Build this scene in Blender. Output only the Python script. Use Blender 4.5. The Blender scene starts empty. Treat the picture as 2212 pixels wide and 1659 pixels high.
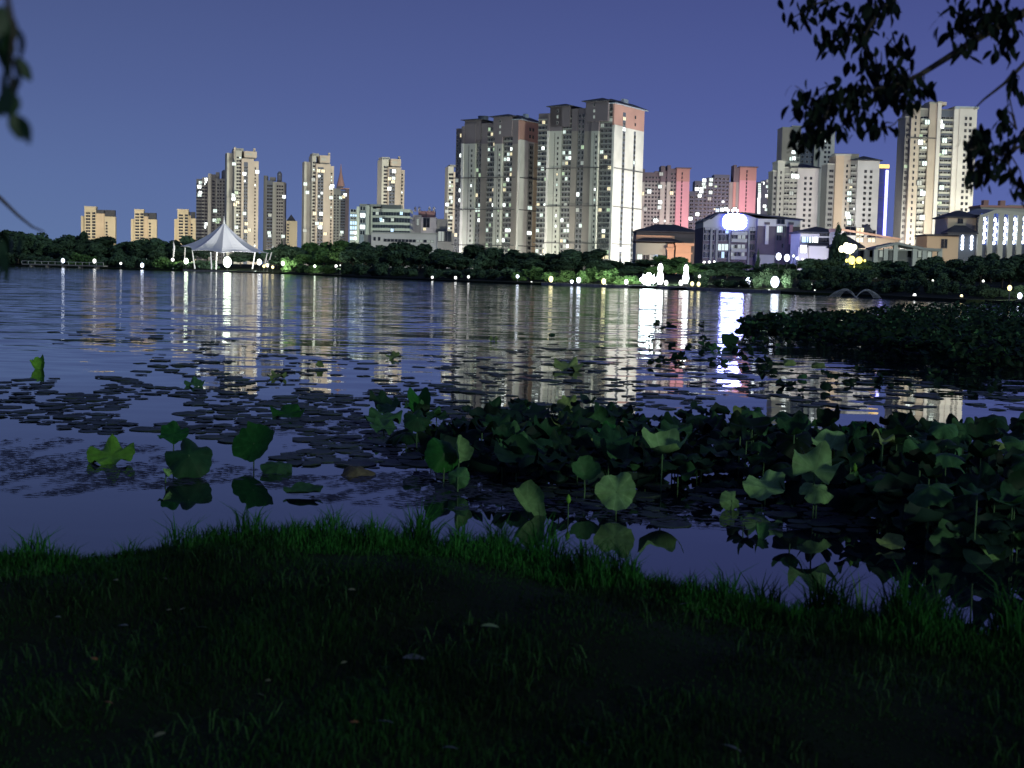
import bpy, math, random
import numpy as np
from mathutils import Vector, Matrix, Euler

# ------------------------------------------------------------------ camera, sky, light
SC = bpy.context.scene
COL = SC.collection
FP, CX, CY = 3000.0, 1106.0, 829.5          # focal length and centre, in units of a 2212 wide picture
EYE = 1.85                                   # eye height over the lake
ROLL, PITCH = math.radians(1.4), math.atan(239.5 / FP)
CAMP = Vector((0, 0, EYE))
FWD = Vector((0, math.cos(PITCH), -math.sin(PITCH)))
UPV = Vector((0, math.sin(PITCH), math.cos(PITCH)))
RGT = Vector((1, 0, 0))
cam = bpy.data.objects.new('camera', bpy.data.cameras.new('camera'))
COL.objects.link(cam)
_xc = RGT * math.cos(ROLL) + UPV * math.sin(ROLL)
_yc = -RGT * math.sin(ROLL) + UPV * math.cos(ROLL)
_zc = -FWD
_m = Matrix((( _xc.x, _yc.x, _zc.x, 0), (_xc.y, _yc.y, _zc.y, 0), (_xc.z, _yc.z, _zc.z, EYE), (0, 0, 0, 1)))
cam.matrix_world = _m
cam.data.sensor_width = 36.0
cam.data.lens = 36.0 * FP / 2212.0
cam.data.clip_start = 0.1
cam.data.clip_end = 12000
cam.data.dof.use_dof = True
cam.data.dof.focus_distance = 30.0
cam.data.dof.aperture_fstop = 4.5
SC.camera = cam

world = bpy.data.worlds.new('World'); SC.world = world
world.use_nodes = True
wn, wl = world.node_tree.nodes, world.node_tree.links
bg = wn['Background']
tc = wn.new('ShaderNodeTexCoord'); sep = wn.new('ShaderNodeSeparateXYZ')
wl.new(tc.outputs['Generated'], sep.inputs[0])
ramp = wn.new('ShaderNodeValToRGB')
wl.new(sep.outputs['Z'], ramp.inputs[0])
cr = ramp.color_ramp
cr.elements[0].position = 0.0;  cr.elements[0].color = (0.108, 0.154, 0.345, 1)
cr.elements[1].position = 1.0;  cr.elements[1].color = (0.018, 0.024, 0.085, 1)
for p_, c_ in ((0.06, (0.093, 0.131, 0.325)), (0.12, (0.076, 0.103, 0.280)), (0.19, (0.060, 0.080, 0.228)), (0.32, (0.062, 0.078, 0.225)), (0.6, (0.048, 0.060, 0.18))):
    e_ = cr.elements.new(p_); e_.color = (*c_, 1)
tintx = wn.new('ShaderNodeMapRange')
tintx.inputs['From Min'].default_value = -0.4; tintx.inputs['From Max'].default_value = 0.4
wl.new(sep.outputs['X'], tintx.inputs['Value'])
tcol = wn.new('ShaderNodeMix'); tcol.data_type = 'RGBA'
tcol.inputs[6].default_value = (0.98, 1.08, 0.93, 1); tcol.inputs[7].default_value = (0.94, 0.90, 1.06, 1)
wl.new(tintx.outputs[0], tcol.inputs[0])
mulc = wn.new('ShaderNodeMix'); mulc.data_type = 'RGBA'; mulc.blend_type = 'MULTIPLY'; mulc.inputs[0].default_value = 1.0
wl.new(ramp.outputs[0], mulc.inputs[6]); wl.new(tcol.outputs[2], mulc.inputs[7])
wl.new(mulc.outputs[2], bg.inputs[0])
bg.inputs[1].default_value = 1.12

SUN_E, SUN_A = math.radians(15), math.radians(40)    # weak sun standing in for the unseen park lighting behind the viewer
sun = bpy.data.objects.new('moon_glow', bpy.data.lights.new('moon_glow', 'SUN'))
COL.objects.link(sun)
sun.data.energy = 1.0
sun.data.angle = math.radians(6)
sun.data.color = (0.86, 1.0, 0.80)
sun.rotation_euler = Vector((math.sin(SUN_A) * math.cos(SUN_E) * -1, math.cos(SUN_A) * math.cos(SUN_E), -math.sin(SUN_E))).to_track_quat('-Z', 'Y').to_euler()

SC.view_settings.view_transform = 'Standard'
SC.view_settings.look = 'None'
SC.view_settings.exposure = 0.0
SC.view_settings.gamma = 1.0
SC.view_settings.use_curve_mapping = False
SC.render.engine = 'CYCLES'
SC.cycles.use_denoising = True
SC.cycles.max_bounces = 5
SC.cycles.diffuse_bounces = 2
SC.cycles.glossy_bounces = 3
SC.cycles.transmission_bounces = 3
SC.cycles.sample_clamp_indirect = 12.0
SC.cycles.caustics_reflective = True

# ------------------------------------------------------------------ helpers
rnd = random.Random(7)
nrg = np.random.default_rng(11)

def ray(px, py):
    u, v = (px - CX) / FP, -(py - CY) / FP
    u2 = u * math.cos(ROLL) - v * math.sin(ROLL)
    v2 = u * math.sin(ROLL) + v * math.cos(ROLL)
    return FWD + RGT * u2 + UPV * v2

def P(px, py, D):
    d = ray(px, py)
    return CAMP + d * (D / d.y)

def onz(px, py, z=0.0):
    d = ray(px, py)
    return CAMP + d * ((z - EYE) / d.z)

def hor(px):
    return CY - 239.5 / math.cos(ROLL) + (px - CX) * math.tan(ROLL)

def project(p):
    r = Vector(p) - CAMP
    u2, v2, w = r.dot(RGT), r.dot(UPV), r.dot(FWD)
    u2, v2 = u2 / w, v2 / w
    u = u2 * math.cos(ROLL) + v2 * math.sin(ROLL)
    v = -u2 * math.sin(ROLL) + v2 * math.cos(ROLL)
    return CX + u * FP, CY - v * FP

MATS = {}
def mat(name, color, rough=0.7, emit=None, estr=0.0, var=0.0, vscale=0.3, metallic=0.0, spec=0.3, objrand=0.0):
    if name in MATS: return MATS[name]
    m = bpy.data.materials.new(name); m.use_nodes = True
    n, l = m.node_tree.nodes, m.node_tree.links
    b = n['Principled BSDF']
    b.inputs['Base Color'].default_value = (*color, 1)
    b.inputs['Roughness'].default_value = rough
    b.inputs['Metallic'].default_value = metallic
    b.inputs['Specular IOR Level'].default_value = spec
    if emit is not None:
        b.inputs['Emission Color'].default_value = (*emit, 1)
        b.inputs['Emission Strength'].default_value = estr
    if var > 0 or objrand > 0:
        t = n.new('ShaderNodeTexCoord')
        nz = n.new('ShaderNodeTexNoise'); nz.inputs['Scale'].default_value = vscale; nz.inputs['Detail'].default_value = 4
        l.new(t.outputs['Object'], nz.inputs['Vector'])
        mr = n.new('ShaderNodeMapRange')
        mr.inputs['From Min'].default_value = 0.3; mr.inputs['From Max'].default_value = 0.7
        mr.inputs['To Min'].default_value = 1 - var; mr.inputs['To Max'].default_value = 1 + var
        l.new(nz.outputs['Fac'], mr.inputs['Value'])
        val = mr.outputs[0]
        if objrand > 0:
            oi = n.new('ShaderNodeObjectInfo')
            m2 = n.new('ShaderNodeMapRange')
            m2.inputs['To Min'].default_value = 1 - objrand; m2.inputs['To Max'].default_value = 1 + objrand
            l.new(oi.outputs['Random'], m2.inputs['Value'])
            mm = n.new('ShaderNodeMath'); mm.operation = 'MULTIPLY'
            l.new(val, mm.inputs[0]); l.new(m2.outputs[0], mm.inputs[1]); val = mm.outputs[0]
        vm = n.new('ShaderNodeVectorMath'); vm.operation = 'SCALE'
        vm.inputs[0].default_value = color
        l.new(val, vm.inputs['Scale'])
        l.new(vm.outputs[0], b.inputs['Base Color'])
    MATS[name] = m
    return m

class MB:
    def __init__(self): self.v, self.f, self.mi = [], [], []
    def add(self, vs, fs, mi=0):
        o = len(self.v); self.v.extend([tuple(p) for p in vs])
        self.f.extend([tuple(i + o for i in q) for q in fs]); self.mi.extend([mi] * len(fs))
    def box(self, x0, x1, y0, y1, z0, z1, mi=0, bottom=True):
        vs = [(x0,y0,z0),(x1,y0,z0),(x1,y1,z0),(x0,y1,z0),(x0,y0,z1),(x1,y0,z1),(x1,y1,z1),(x0,y1,z1)]
        fs = [(0,1,5,4),(1,2,6,5),(2,3,7,6),(3,0,4,7),(4,5,6,7)]
        if bottom: fs.append((3,2,1,0))
        self.add(vs, fs, mi)
    def hip(self, x0, x1, y0, y1, z0, z1, ridge=0.5, mi=0):
        w, d = x1 - x0, y1 - y0
        if w >= d:
            a = [(x0 + d * ridge, (y0 + y1) / 2, z1), (x1 - d * ridge, (y0 + y1) / 2, z1)]
            fs = [(0,1,5,4),(1,2,5),(2,3,4,5),(3,0,4),(3,2,1,0)]
        else:
            a = [((x0 + x1) / 2, y0 + w * ridge, z1), ((x0 + x1) / 2, y1 - w * ridge, z1)]
            fs = [(0,1,4),(1,2,5,4),(2,3,5),(3,0,4,5),(3,2,1,0)]
        self.add([(x0,y0,z0),(x1,y0,z0),(x1,y1,z0),(x0,y1,z0)] + a, fs, mi)
    def tube(self, pts, rads, n=6, mi=0, cap=True):
        pts = [Vector(p) for p in pts]
        if not hasattr(rads, '__len__'): rads = [rads] * len(pts)
        vs, fs = [], []
        for i, p in enumerate(pts):
            d = (pts[min(i + 1, len(pts) - 1)] - pts[max(i - 1, 0)])
            if d.length < 1e-9: d = Vector((0, 0, 1))
            d.normalize()
            a = d.orthogonal() if abs(d.z) > .95 else d.cross(Vector((0, 0, 1)))
            a.normalize(); b = d.cross(a)
            for k in range(n):
                t = 2 * math.pi * k / n
                vs.append(p + (a * math.cos(t) + b * math.sin(t)) * rads[i])
        for i in range(len(pts) - 1):
            for k in range(n):
                k2 = (k + 1) % n
                fs.append((i*n + k, i*n + k2, (i+1)*n + k2, (i+1)*n + k))
        if cap:
            fs.append(tuple(range(n - 1, -1, -1))); fs.append(tuple((len(pts) - 1) * n + k for k in range(n)))
        self.add(vs, fs, mi)
    def lathe(self, prof, n=10, mi=0, c=(0, 0, 0)):
        vs, fs = [], []
        for r, z in prof:
            for k in range(n):
                t = 2 * math.pi * k / n
                vs.append((c[0] + r * math.cos(t), c[1] + r * math.sin(t), c[2] + z))
        for i in range(len(prof) - 1):
            for k in range(n):
                k2 = (k + 1) % n
                fs.append((i*n + k, i*n + k2, (i+1)*n + k2, (i+1)*n + k))
        fs.append(tuple(range(n - 1, -1, -1))); fs.append(tuple((len(prof) - 1) * n + k for k in range(n)))
        self.add(vs, fs, mi)
    def mesh(self, name, mats, smooth=False):
        me = bpy.data.meshes.new(name)
        me.from_pydata(self.v, [], self.f)
        for m in (mats if isinstance(mats, (list, tuple)) else [mats]): me.materials.append(m)
        me.polygons.foreach_set('material_index', self.mi)
        if smooth: me.polygons.foreach_set('use_smooth', [True] * len(self.f))
        me.update()
        return me
    def build(self, name, mats, parent=None, smooth=False, loc=(0, 0, 0)):
        return link(name, self.mesh(name, mats, smooth), parent, loc)

def link(name, me, parent=None, loc=(0, 0, 0), rot=(0, 0, 0), scale=(1, 1, 1)):
    o = bpy.data.objects.new(name, me); COL.objects.link(o)
    o.parent = parent; o.location = loc; o.rotation_euler = rot; o.scale = scale
    return o

def tag(o, label=None, cat=None, group=None, kind=None):
    if label: o['label'] = label
    if cat: o['category'] = cat
    if group: o['group'] = group
    if kind: o['kind'] = kind
    return o

def thing(name, label, cat, loc=(0, 0, 0), rotz=0.0, group=None):
    o = bpy.data.objects.new(name, None); COL.objects.link(o)
    o.location = loc; o.rotation_euler = (0, 0, rotz); o.empty_display_size = 0.1
    return tag(o, label, cat, group)

def np_mesh(name, verts, tris_or_quads, mats, mi=None, smooth=False):
    """mesh from numpy arrays; faces all of one size"""
    me = bpy.data.meshes.new(name)
    nv, (nf, k) = len(verts), tris_or_quads.shape
    me.vertices.add(nv); me.vertices.foreach_set('co', verts.astype(np.float32).ravel())
    me.loops.add(nf * k); me.loops.foreach_set('vertex_index', tris_or_quads.astype(np.int32).ravel())
    me.polygons.add(nf); me.polygons.foreach_set('loop_start', np.arange(0, nf * k, k, dtype=np.int32))
    try: me.polygons.foreach_set('loop_total', np.full(nf, k, dtype=np.int32))
    except Exception: pass
    for m in (mats if isinstance(mats, (list, tuple)) else [mats]): me.materials.append(m)
    if mi is not None: me.polygons.foreach_set('material_index', mi.astype(np.int32))
    if smooth: me.polygons.foreach_set('use_smooth', np.ones(nf, dtype=bool))
    me.update(calc_edges=True)
    return me

# ------------------------------------------------------------------ lake and land
SHORE = [(-900, 560), (-300, 520), (0, 480), (250, 455), (480, 425), (600, 400), (700, 350), (800, 305), (900, 275), (1000, 250), (1200, 226),
         (1400, 212), (1550, 196), (1700, 182), (1850, 170), (2000, 150), (2212, 128), (2600, 100), (3400, 70), (5200, 40)]
def shoreD(px):
    for (a, da), (b, db) in zip(SHORE, SHORE[1:]):
        if a <= px <= b: return da + (db - da) * (px - a) / (b - a)
    return SHORE[0][1] if px < SHORE[0][0] else SHORE[-1][1]
EPROF = [(-3, -0.5), (0, 0.02), (0.4, 0.32), (5, 0.40), (14, 0.7), (40, 1.7), (90, 2.4), (250, 3.0), (600, 3.0), (1500, 3.0), (9000, 3.0)]
def landz(px, D):
    e = D - shoreD(px)
    for (a, za), (b, zb) in zip(EPROF, EPROF[1:]):
        if a <= e <= b: return za + (zb - za) * (e - a) / (b - a)
    return EPROF[0][1] if e < EPROF[0][0] else EPROF[-1][1]

def soil_mat():
    m = bpy.data.materials.new('turf_soil'); m.use_nodes = True
    n, l = m.node_tree.nodes, m.node_tree.links
    b = n['Principled BSDF']; b.inputs['Roughness'].default_value = 0.95; b.inputs['Specular IOR Level'].default_value = 0.1
    t = n.new('ShaderNodeTexCoord'); nz = n.new('ShaderNodeTexNoise'); nz.inputs['Scale'].default_value = 2.5; nz.inputs['Detail'].default_value = 6
    l.new(t.outputs['Object'], nz.inputs['Vector'])
    r = n.new('ShaderNodeValToRGB'); l.new(nz.outputs['Fac'], r.inputs[0])
    r.color_ramp.elements[0].position = .3; r.color_ramp.elements[0].color = (0.005, 0.009, 0.004, 1)
    r.color_ramp.elements[1].position = .7; r.color_ramp.elements[1].color = (0.009, 0.018, 0.006, 1)
    l.new(r.outputs[0], b.inputs['Base Color'])
    return m
M_SOIL = soil_mat()

# far land: one sheet from the shore out past the towers
pxs = np.linspace(-900, 5200, 150)
es = [-3, 0, 0.4, 5, 14, 40, 90, 250, 600, 1500, 9000]
vs, fs = [], []
for px in pxs:
    D0 = shoreD(px)
    jig = 1.5 * math.sin(px * .021) + 1.0 * math.sin(px * .053 + 1)
    for e in es:
        D = D0 + e + (jig if e < 90 else 0)
        p = P(px, hor(px), D)
        vs.append((p.x, p.y, landz(px, D0 + e)))
ne = len(es)
for i in range(len(pxs) - 1):
    for j in range(ne - 1):
        fs.append((i*ne + j, (i+1)*ne + j, (i+1)*ne + j + 1, i*ne + j + 1))
mb = MB(); mb.add(vs, fs)
tag(mb.build('far_shore_ground', M_SOIL), 'dark grassy land along the far side of the lake', None, kind='structure')

def water_mat():
    m = bpy.data.materials.new('lake_water'); m.use_nodes = True
    n, l = m.node_tree.nodes, m.node_tree.links
    b = n['Principled BSDF']
    b.inputs['Base Color'].default_value = (0.004, 0.007, 0.012, 1)
    b.inputs['IOR'].default_value = 2.5
    b.inputs['Specular IOR Level'].default_value = 0.5
    geo = n.new('ShaderNodeNewGeometry')
    sp = n.new('ShaderNodeSeparateXYZ'); l.new(geo.outputs['Position'], sp.inputs[0])
    calm = n.new('ShaderNodeMapRange'); calm.interpolation_type = 'SMOOTHSTEP'
    calm.inputs['From Min'].default_value = 14; calm.inputs['From Max'].default_value = 42
    calm.inputs['To Min'].default_value = 0.06; calm.inputs['To Max'].default_value = 1.0
    l.new(sp.outputs['Y'], calm.inputs['Value'])
    # large patches of ruffled and smooth water
    mp0 = n.new('ShaderNodeMapping'); mp0.inputs['Scale'].default_value = (0.02, 0.05, 1)
    l.new(geo.outputs['Position'], mp0.inputs[0])
    pat = n.new('ShaderNodeTexNoise'); pat.inputs['Scale'].default_value = 1.0; pat.inputs['Detail'].default_value = 2
    l.new(mp0.outputs[0], pat.inputs['Vector'])
    pr = n.new('ShaderNodeMapRange'); pr.inputs['From Min'].default_value = 0.35; pr.inputs['From Max'].default_value = 0.65
    pr.inputs['To Min'].default_value = 0.65; pr.inputs['To Max'].default_value = 1.15
    l.new(pat.outputs['Fac'], pr.inputs['Value'])
    amp = n.new('ShaderNodeMath'); amp.operation = 'MULTIPLY'; l.new(calm.outputs[0], amp.inputs[0]); l.new(pr.outputs[0], amp.inputs[1])
    acc = None
    for sc, kx, ky, det in (((0.9, 2.2, 1), 0.08, 0.27, 3), ((0.16, 0.5, 1), 0.03, 0.16, 2)):
        mp = n.new('ShaderNodeMapping'); mp.inputs['Scale'].default_value = sc
        l.new(geo.outputs['Position'], mp.inputs[0])
        nz = n.new('ShaderNodeTexNoise'); nz.inputs['Scale'].default_value = 1.0; nz.inputs['Detail'].default_value = det
        l.new(mp.outputs[0], nz.inputs['Vector'])
        sb = n.new('ShaderNodeVectorMath'); sb.operation = 'SUBTRACT'; sb.inputs[1].default_value = (.5, .5, .5)
        l.new(nz.outputs['Color'], sb.inputs[0])
        ml = n.new('ShaderNodeVectorMath'); ml.operation = 'MULTIPLY'; ml.inputs[1].default_value = (kx, ky, 0)
        l.new(sb.outputs[0], ml.inputs[0])
        if acc is None: acc = ml
        else:
            ad = n.new('ShaderNodeVectorMath'); ad.operation = 'ADD'
            l.new(acc.outputs[0], ad.inputs[0]); l.new(ml.outputs[0], ad.inputs[1]); acc = ad
    s2 = n.new('ShaderNodeVectorMath'); s2.operation = 'SCALE'
    l.new(acc.outputs[0], s2.inputs[0]); l.new(amp.outputs[0], s2.inputs['Scale'])
    a2 = n.new('ShaderNodeVectorMath'); a2.operation = 'ADD'; a2.inputs[1].default_value = (0, 0, 1)
    l.new(s2.outputs[0], a2.inputs[0])
    nm = n.new('ShaderNodeVectorMath'); nm.operation = 'NORMALIZE'; l.new(a2.outputs[0], nm.inputs[0])
    l.new(nm.outputs[0], b.inputs['Normal'])
    rr = n.new('ShaderNodeMath'); rr.operation = 'MULTIPLY_ADD'; rr.inputs[1].default_value = 0.06; rr.inputs[2].default_value = 0.015
    l.new(calm.outputs[0], rr.inputs[0]); l.new(rr.outputs[0], b.inputs['Roughness'])
    return m
mb = MB()
mb.add([(-900, 2, 0), (900, 2, 0), (900, 720, 0), (-900, 720, 0)], [(0, 1, 2, 3)])
tag(mb.build('lake_water', water_mat()), 'rippled lake reflecting the city lights', None, kind='structure')

# near bank
EDGE = [(-30, 8.4), (-6, 8.05), (-3.2, 7.95), (-2.3, 8.05), (-1.6, 8.55), (-0.6, 8.6), (0, 8.35), (0.4, 8.0), (0.9, 7.6), (1.35, 7.25), (1.8, 7.0), (2.1, 6.85), (2.6, 6.9), (3.2, 6.8), (6, 6.4), (30, 5)]
def edgeY(x):
    for (a, ya), (b, yb) in zip(EDGE, EDGE[1:]):
        if a <= x <= b: return ya + (yb - ya) * (x - a) / (b - a)
    return 8.0
def bankz(x, y):
    e = edgeY(x) - y                 # metres inland from the water's edge
    if e <= -0.6: return -0.5
    if e < 0: base = -0.5 * (-e / 0.6)
    elif e < 0.9:
        t = e / 0.9; base = 0.30 * (t * t * (3 - 2 * t))
    else: base = 0.30 - 0.02 * min(e - 0.9, 3)
    if e > 0:
        hump = 0.05 * math.exp(-((e - 1.9 - .25 * math.sin(x * .9)) / .5) ** 2)
        base += hump + min(e, 1) * (0.025 * math.sin(x * 2.1 + y * 1.3) + 0.02 * math.sin(x * 4.7 - y * 3.1))
    return base
xs = np.concatenate([np.linspace(-30, -6, 12, endpoint=False), np.linspace(-6, 6, 100), np.linspace(6.5, 30, 12)])
vs, fs = [], []
es = np.concatenate([np.linspace(-0.6, 1.2, 16), np.linspace(1.4, 6, 24), [8, 12, 20, 40]])
for x in xs:
    for e in es:
        y = edgeY(x) - e; vs.append((x, y, bankz(x, y)))
ne = len(es)
for i in range(len(xs) - 1):
    for j in range(ne - 1):
        fs.append((i*ne + j, i*ne + j + 1, (i+1)*ne + j + 1, (i+1)*ne + j))
mb = MB(); mb.add(vs, fs)
tag(mb.build('near_bank_ground', M_SOIL, smooth=True), 'dark grassy bank sloping down to the lake edge', None, kind='structure')

# ------------------------------------------------------------------ buildings across the lake
K1 = 0.24802
ZM = {'z1': (0.0, 274.3, K1), 'z2': (384.03, 274.3, K1), 'z3': (932.6, 164.6, K1), 'z4': (1316.7, 274.3, K1), 'z5': (1663.4, 164.6, K1),
      'n1': (384.03, 307.2, .12401), 'n2': (630.9, 307.2, .17361), 'n3': (1426.4, 427.9, .17361), 'n4': (1810.4, 427.9, .18154), 'n5': (329.2, 455.3, .1488)}

W_BEIGE = mat('beige_render', (.46, .41, .34), .8, var=.17, vscale=.06)
W_WHITE = mat('white_render', (.62, .61, .57), .8, var=.17, vscale=.06)
W_GREY = mat('grey_render', (.27, .28, .26), .8, var=.12, vscale=.06)
W_PALE = mat('pale_green_grey_render', (.42, .43, .38), .8, var=.12, vscale=.05)
W_DARK = mat('dark_render', (.13, .135, .14), .8, var=.15, vscale=.06)
W_SLATE = mat('slate_blue_cladding', (.10, .12, .16), .6, var=.15, vscale=.08)
W_PINK = mat('pink_tile', (.46, .27, .23), .8, var=.10, vscale=.06)
W_ROSE = mat('rose_tile', (.60, .33, .36), .8, var=.08, vscale=.06)
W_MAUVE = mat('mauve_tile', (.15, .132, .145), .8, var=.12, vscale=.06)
W_YEL = mat('ochre_render', (.50, .43, .31), .8, var=.10, vscale=.06)
W_TAN = mat('tan_render', (.50, .40, .29), .8, var=.10, vscale=.06)
W_ORANGE = mat('orange_render', (.60, .37, .26), .8, var=.08, vscale=.1)
W_BROWN = mat('brown_brick', (.13, .11, .125), .85, var=.15, vscale=.3)
W_UMBER = mat('umber_render', (.22, .205, .185), .8, var=.12, vscale=.06)
W_ROOF = mat('dark_roof_tile', (.045, .05, .065), .7, var=.2, vscale=.5)
W_CAP = mat('pale_blue_roof_edge', (.35, .42, .50), .6)
W_LINE = mat('belt_course', (.10, .10, .10), .8)
GLASS = mat('dark_window_glass', (.012, .016, .022), .12, spec=.6)
FRAME = mat('window_frame', (.30, .30, .29), .6)
FRAME_D = mat('dark_window_frame', (.10, .10, .105), .6)
LIT_C = {'cool': mat('lit_cool', (.3, .3, .3), .5, (.80, .98, .90), 1.1), 'white': mat('lit_white', (.3, .3, .3), .5, (.92, 1, .98), 2.6),
         'green': mat('lit_green', (.3, .3, .3), .5, (.60, .85, .50), .75), 'warm': mat('lit_warm', (.3, .3, .3), .5, (1, .85, .5), 1.1),
         'dim': mat('lit_dim', (.3, .3, .3), .5, (.65, .75, .65), .40), 'blue': mat('lit_blue', (.3, .3, .3), .5, (.45, .70, 1.0), 1.3),
         'orange': mat('lit_orange', (.3, .3, .3), .5, (1, .45, .2), .8)}

_wm = {}
def window_mesh(frame, pane):
    k = (frame.name, pane.name)
    if k not in _wm:
        mb = MB()
        a, t, fy, py_ = .5, .09, -.16, -.05
        o = [(-a, 0), (a, 0), (a, 1), (-a, 1)]
        i = [(-a + t, t * .7), (a - t, t * .7), (a - t, 1 - t * .7), (-a + t, 1 - t * .7)]
        vs = [(x, fy, z) for x, z in o] + [(x, fy, z) for x, z in i] + [(x, 0, z) for x, z in o] + [(x, py_, z) for x, z in i]
        fs = []
        for k2 in range(4):
            n_ = (k2 + 1) % 4
            fs.append((k2, n_, 4 + n_, 4 + k2)); fs.append((8 + k2, 8 + n_, n_, k2)); fs.append((4 + k2, 4 + n_, 12 + n_, 12 + k2))
        mb.add(vs, fs, 0); mb.add([(x, py_, z) for x, z in i], [(0, 1, 2, 3)], 1)
        mb.box(-.03, .03, fy, py_ - .002, .07, .93, 0)
        _wm[k] = mb.mesh('window', [frame, pane])
    return _wm[k]
_bm = {}
def balcony_mesh(m):
    if m.name not in _bm:
        mb = MB()
        mb.box(-.5, .5, -1, 0, 0, .12)
        mb.box(-.5, .5, -1, -.92, .12, 1.0, bottom=False)
        mb.box(-.5, -.46, -.92, 0, .12, 1.0, bottom=False); mb.box(.46, .5, -.92, 0, .12, 1.0, bottom=False)
        _bm[m.name] = mb.mesh('balcony', m)
    return _bm[m.name]

class Bld:
    def __init__(s, name, label, cat, zm, zx, pyref, D, rot=0, group=None):
        s.ox, s.oy, s.k = ZM[zm]
        s.pyref = pyref
        px = s.px(zx)
        d = ray(px, s.py(pyref)); O = CAMP + d * (D / d.y)
        s.O = Vector((O.x, O.y)); s.D = D
        r = math.radians(rot); s.r = r
        s.ex = Vector((math.cos(r), math.sin(r))); s.ey = Vector((-math.sin(r), math.cos(r)))
        s.e = thing(name, label, cat, (O.x, O.y, 0), r, group)
        s.wins, s.bals = [], []
    def px(s, zx): return s.ox + zx * s.k
    def py(s, zy): return s.oy + zy * s.k
    def _sol(s, zx, zy, o, e):
        d = ray(s.px(zx), s.py(zy))
        # o + a e = t d
        det = e.x * (-d.y) - e.y * (-d.x)
        bx, by = -o.x, -o.y
        a = (bx * (-d.y) - by * (-d.x)) / det
        t = (e.x * by - e.y * bx) / det
        return a, EYE + t * d.z
    def x(s, zx, zy=None, off=0.0):
        return s._sol(zx, s.pyref if zy is None else zy, s.O - s.ey * off, s.ex)[0]
    def z(s, zx, zy, off=0.0):
        return s._sol(zx, zy, s.O - s.ey * off, s.ex)[1]
    def yr(s, zx, xr, zy=None):          # depth along a right hand end wall standing at local x = xr
        return s._sol(zx, s.pyref if zy is None else zy, s.O + s.ex * xr, s.ey)[0]
    def zr(s, zx, zy, xr):
        return s._sol(zx, zy, s.O + s.ex * xr, s.ey)[1]
    def box(s, name, x0, x1, y0, y1, z0, z1, m, label=None):
        mb = MB(); mb.box(x0, x1, y0, y1, z0, z1)
        o = mb.build(name, m, s.e)
        if label: o['label'] = label
        return o
    def fb(s, zx0, zx1, zytop, m, prot=0.0, depth=12.0, name='wall', z0=-1.0, split=None, m2=None, zy=None):
        """a block on the front plane between two picture columns, up to a picture row; optional second material above a split row"""
        x0, x1 = s.x(zx0, zy, prot), s.x(zx1, zy, prot)
        zt = s.z((zx0 + zx1) / 2, zytop, prot)
        if split is not None:
            zs = s.z((zx0 + zx1) / 2, split, prot)
            s.box(name, x0, x1, -prot, depth, z0, zs, m)
            s.box(name, x0, x1, -prot, depth, zs, zt, m2)
        else:
            s.box(name, x0, x1, -prot, depth, z0, zt, m)
        return x0, x1, zt
    def hip(s, x0, x1, y0, y1, z0, h, m=None, eave=1.0, ridge=.5, name='roof'):
        mb = MB()
        mb.box(x0 - eave, x1 + eave, y0 - eave, y1 + eave, z0, z0 + .35)
        mb.hip(x0 - eave, x1 + eave, y0 - eave, y1 + eave, z0 + .352, z0 + h, ridge)
        return mb.build(name, m or W_ROOF, s.e)
    def win(s, face, u, z, w, h, plane, frame=FRAME, pane=GLASS):
        if face == 'front': loc, rz = (u, plane, z), 0.0
        elif face == 'right': loc, rz = (plane, u, z), math.pi / 2
        else: loc, rz = (plane, u, z), -math.pi / 2
        s.wins.append((loc, rz, w, h, frame, pane))
    def grid(s, face, us, z0, z1, fl, w, h, plane, lit=.0, frame=FRAME, cols=('cool', 'white', 'green', 'dim', 'warm', 'cool', 'white'), skip=0.0, single=True):
        z = z0
        while z + h < z1:
            for u in us:
                if rnd.random() < skip: continue
                pane = LIT_C[rnd.choice(cols)] if rnd.random() < lit else GLASS
                big = pane is not GLASS and single
                s.win(face, u, z, w * (1.5 if big else 1), h * (1.1 if big else 1), plane - (.04 if big else 0), frame, pane)
                if not single: s.wins[-1] = s.wins[-1] + (1,)
            z += fl
    def bal(s, u, z, w, d, h, plane, m=W_GREY): s.bals.append(((u, plane, z), w, d, h, m))
    def lit(s, zx, zy, w, h, c, plane=0.0):
        u, z = s._sol(zx, zy, s.O - s.ey * (-plane), s.ex)
        s.win('front', u, z - h / 2, w, h, plane - .05, FRAME_D, LIT_C[c])
    def done(s, cap=300):
        one = [w for w in s.wins if len(w) == 6 or w[5] is not GLASS]
        rest = [w for w in s.wins if not (len(w) == 6 or w[5] is not GLASS)]
        if len(one) > cap:
            lits = [w for w in one if w[5] is not GLASS]; dark = [w for w in one if w[5] is GLASS]
            dark.sort(key=lambda w: -w[2] * w[3])
            keep = lits + dark
            one, rest = keep[:cap], rest + keep[cap:]
        for w in one:
            link('window', window_mesh(w[4], w[5]), s.e, w[0], (0, 0, w[1]), (w[2], 1, w[3]))
        if rest: s._joined('windows', [(window_mesh(w[4], w[5]), Matrix.Translation(w[0]) @ Matrix.Rotation(w[1], 4, 'Z') @ Matrix.Diagonal((w[2], 1, w[3], 1))) for w in rest])
        one, rest = s.bals[:cap], s.bals[cap:]
        for b in one: link('balcony', balcony_mesh(b[4]), s.e, b[0], (0, 0, 0), (b[1], b[2], b[3]))
        if rest: s._joined('balconies', [(balcony_mesh(b[4]), Matrix.Translation(b[0]) @ Matrix.Diagonal((b[1], b[2], b[3], 1))) for b in rest])
        return s
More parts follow.
